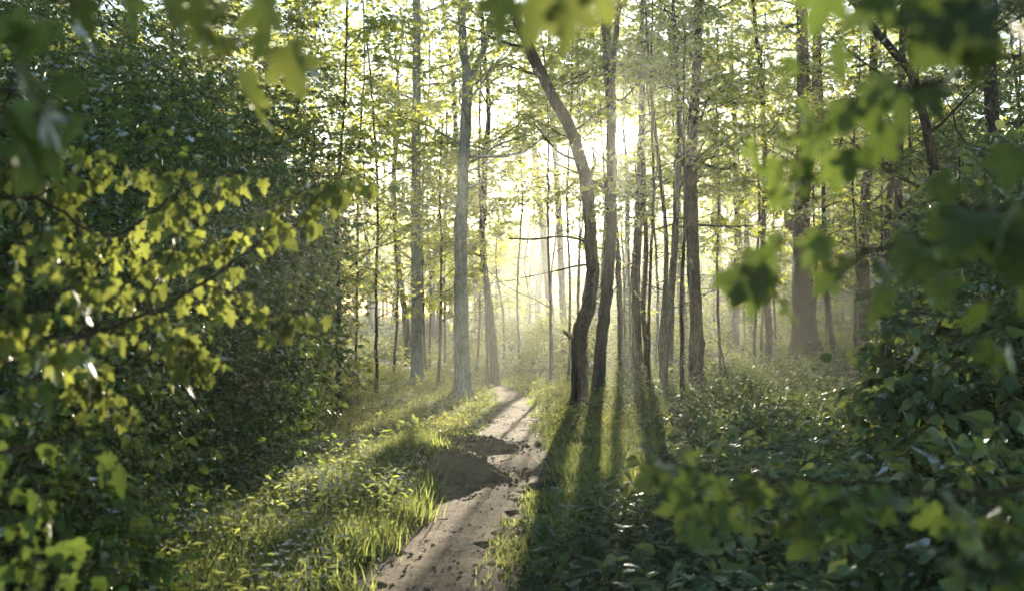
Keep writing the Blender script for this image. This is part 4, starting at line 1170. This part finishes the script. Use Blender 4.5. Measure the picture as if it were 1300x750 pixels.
# ------------------------------------------------------------------ single plants and objects
def dock(label, px, py, d, nleaf, ln, wd, seed, up=1.0):
    rng = np.random.default_rng(seed)
    p = at(px, py, d); p[2] = ground_at(p[0], p[1])
    root = empty('dock_plant', p); tag(root, label, 'plant', 'broad dock plants in the undergrowth')
    lb, sb = Buf(), Buf()
    az = np.arange(nleaf) * 2.4 + rng.random(nleaf)
    lean = rng.uniform(0.25, 0.7, nleaf)
    dd = np.stack([np.cos(az) * lean, np.sin(az) * lean, np.full(nleaf, up)], 1)
    st_ = rng.uniform(0.3, 0.8, nleaf) * ln
    base = p + unit(dd) * st_[:, None]
    nn = np.stack([-np.cos(az), -np.sin(az), np.full(nleaf, 0.5)], 1)
    put_leaves(lb, 'ovate', base, dd, nn, ln * rng.uniform(0.7, 1.15, nleaf), rng, width=wd * rng.uniform(0.8, 1.1, nleaf))
    for i in range(nleaf):
        sb.tube(np.array([p - [0, 0, 0.03], (p + base[i]) / 2 + [0, 0, 0.01], base[i]]), [0.006, 0.005, 0.003], 5, cap=False)
    lb.build('leaves', M['dock'], root, p); sb.build('stems', M['stalk'], root, p)


dock('dock plant with a big green leaf lit from behind, low in the right undergrowth', 786, 735, 6.4, 5, 0.20, 0.20, 401)
dock('broad leaved dock plant at the top of the flowery grass on the left', 398, 640, 9.2, 6, 0.24, 0.22, 402)
dock('slim upright dock plant in the flowery grass beside the path', 500, 640, 9.6, 6, 0.16, 0.11, 403)
dock('dark dock plant at the edge of the path near the bottom', 690, 690, 7.6, 7, 0.17, 0.13, 404)
dock('small bright dock plant below the two pale trunks', 528, 545, 15.5, 7, 0.16, 0.10, 405)
dock('small leafy dock plant between the two earth humps', 505, 590, 12.6, 7, 0.13, 0.09, 406)

# bare broken sapling on the right
p = at(926, 516, 20.0); p[2] = ground_at(p[0], p[1])
root = empty('dead_sapling', p); tag(root, 'bare thin dead stem leaning over the undergrowth right of the straight brown trunk', 'sapling')
b = Buf(); r_ = np.random.default_rng(9)
q = resample(np.array([p, at(923, 480, 20), at(918, 455, 20), at(910, 420, 20)]), 12); b.tube(q, np.linspace(0.022, 0.008, 12), 7, r_, 0.05)
b.build('stem', M['bark_brown'], root, p, smooth=True)
b = Buf()
for (a, c2) in (((923, 480), (912, 462)), ((918, 455), (926, 440)), ((914, 440), (905, 428))):
    b.tube(resample(np.array([at(*a, 20), at((a[0] + c2[0]) / 2 + 1, (a[1] + c2[1]) / 2, 20), at(*c2, 20)]), 6), np.linspace(0.009, 0.004, 6), 5)
b.build('twigs', M['bark_brown'], root, p, smooth=True)

# cut stump left of the glade
p = at(447, 506, 22.5); p[2] = ground_at(p[0], p[1])
root = empty('tree_stump', p); tag(root, 'small grey broken stump at the edge of the left bushes', 'stump')
b = Buf(); r_ = np.random.default_rng(4)
hgt = np.array([0, 0.05, 0.15, 0.28, 0.34]); b.tube(np.stack([p[0] + hgt * 0.05, np.full(5, p[1]), p[2] - 0.04 + hgt], 1), [0.17, 0.14, 0.12, 0.115, 0.10], 14, r_, 0.12)
b.tube(np.array([p + [-0.05, 0, 0.28], p + [-0.06, 0, 0.42], p + [-0.05, 0, 0.50]]), [0.045, 0.03, 0.008], 7, r_, 0.1)
b.build('trunk', M['bark_grey'], root, p, smooth=True)
b = Buf()
for k in range(5):
    a = k * 1.3; e = np.array([math.cos(a), math.sin(a), 0])
    b.tube(np.array([p + e * 0.08 + [0, 0, 0.10], p + e * 0.18 + [0, 0, 0.03], p + e * 0.30 - [0, 0, 0.03]]), [0.05, 0.04, 0.02], 6)
b.build('roots', M['bark_grey'], root, p, smooth=True)

# bird box on the thick trunk
def box(buf, c, s, taper=0.0):
    x, y, z = s
    v = np.array([(i * x / 2, j * y / 2, k * z / 2) for k in (-1, 1) for j in (-1, 1) for i in (-1, 1)], float)
    if taper: v[4:, 2] += np.where(v[4:, 1] > 0, taper, 0)
    buf.add(v + np.asarray(c), [(0, 2, 3, 1), (4, 5, 7, 6), (0, 1, 5, 4), (2, 6, 7, 3), (0, 4, 6, 2), (1, 3, 7, 5)])


p = at(1002, 290, 26.6)
root = empty('bird_box', p); tag(root, 'small wooden bird box fixed high on the thick brown trunk', 'bird box')
b = Buf(); box(b, p + [0, 0, 0.13], (0.16, 0.15, 0.26), 0.04); b.build('box', M['wood'], root, p)
b = Buf(); box(b, p + [0, -0.02, 0.295], (0.22, 0.23, 0.022), 0.03); b.build('roof', M['wood'], root, p)
b = Buf(); b.tube(np.array([p + [0, -0.0755, 0.17], p + [0, -0.079, 0.17]]), [0.02, 0.02], 14); b.build('hole_shade_disc', M['hole_shade_disc'], root, p)  # flat disc on the closed front, painted dark like a shaded opening
b = Buf(); box(b, p + [0.06, 0.085, 0.13], (0.14, 0.018, 0.36)); b.build('backboard', M['wood'], root, p)

# ------------------------------------------------------------------ far wood
rng = np.random.default_rng(90)
fb = Buf()
for i in range(210):
    d = rng.uniform(84, 140); px = rng.uniform(-100, 1400)
    b = at(px, 400, d); gz = ground_at(b[0], b[1])
    lim = 9.5 if 735 < px < 875 else 11.0 if 560 < px < 735 else 13.0
    H = max(3.0, rng.uniform(0.65, 1.0) * lim * d / 110 - (gz if 735 < px < 900 else 0))
    base = np.array([b[0], b[1], gz - 0.1])
    fb.tube(np.array([base, base + [rng.normal() * 0.2, 0, H * 0.5], base + [rng.normal() * 0.4, 0, H * 0.92]]), [0.16, 0.12, 0.03], 5, mat=1)
    n = 560
    u = rng.normal(size=(n, 3)); u = unit(u) * (rng.random((n, 1)) ** 0.4)
    P = base + np.array([0, 0, H * 0.60]) + u * np.array([2.6, 2.2, H * 0.40])
    k = vnoise(P[:, 0] * 0.9, P[:, 1] * 0.9, P[:, 2] * 0.9) > 0.40
    P = P[k]
    put_leaves(fb, 'quad', P, rng.normal(size=P.shape), rng.normal(size=P.shape) + [0, 0, 1.0], rng.uniform(0.35, 0.75, len(P)), rng)
tag(fb.build('far_woods', [M['spring'], M['bark_grey']]), 'distant hazy wood beyond the clearing reading as one pale mass', 'woods', kind='stuff')

# ------------------------------------------------------------------ render settings
C.render.engine = 'CYCLES'
C.view_settings.view_transform = 'Standard'; C.view_settings.look = 'None'; C.view_settings.exposure = 2.1; C.view_settings.gamma = 1.0
C.view_settings.use_curve_mapping = False
cy = C.cycles
cy.max_bounces = 6; cy.diffuse_bounces = 3; cy.glossy_bounces = 2; cy.transmission_bounces = 3; cy.volume_bounces = 0; cy.transparent_max_bounces = 4
cy.sample_clamp_indirect = 3.0; cy.sample_clamp_direct = 0.0
cy.caustics_reflective = False; cy.caustics_refractive = False
cy.use_denoising = True
cy.use_adaptive_sampling = True; cy.adaptive_threshold = 0.015
C.render.film_transparent = False
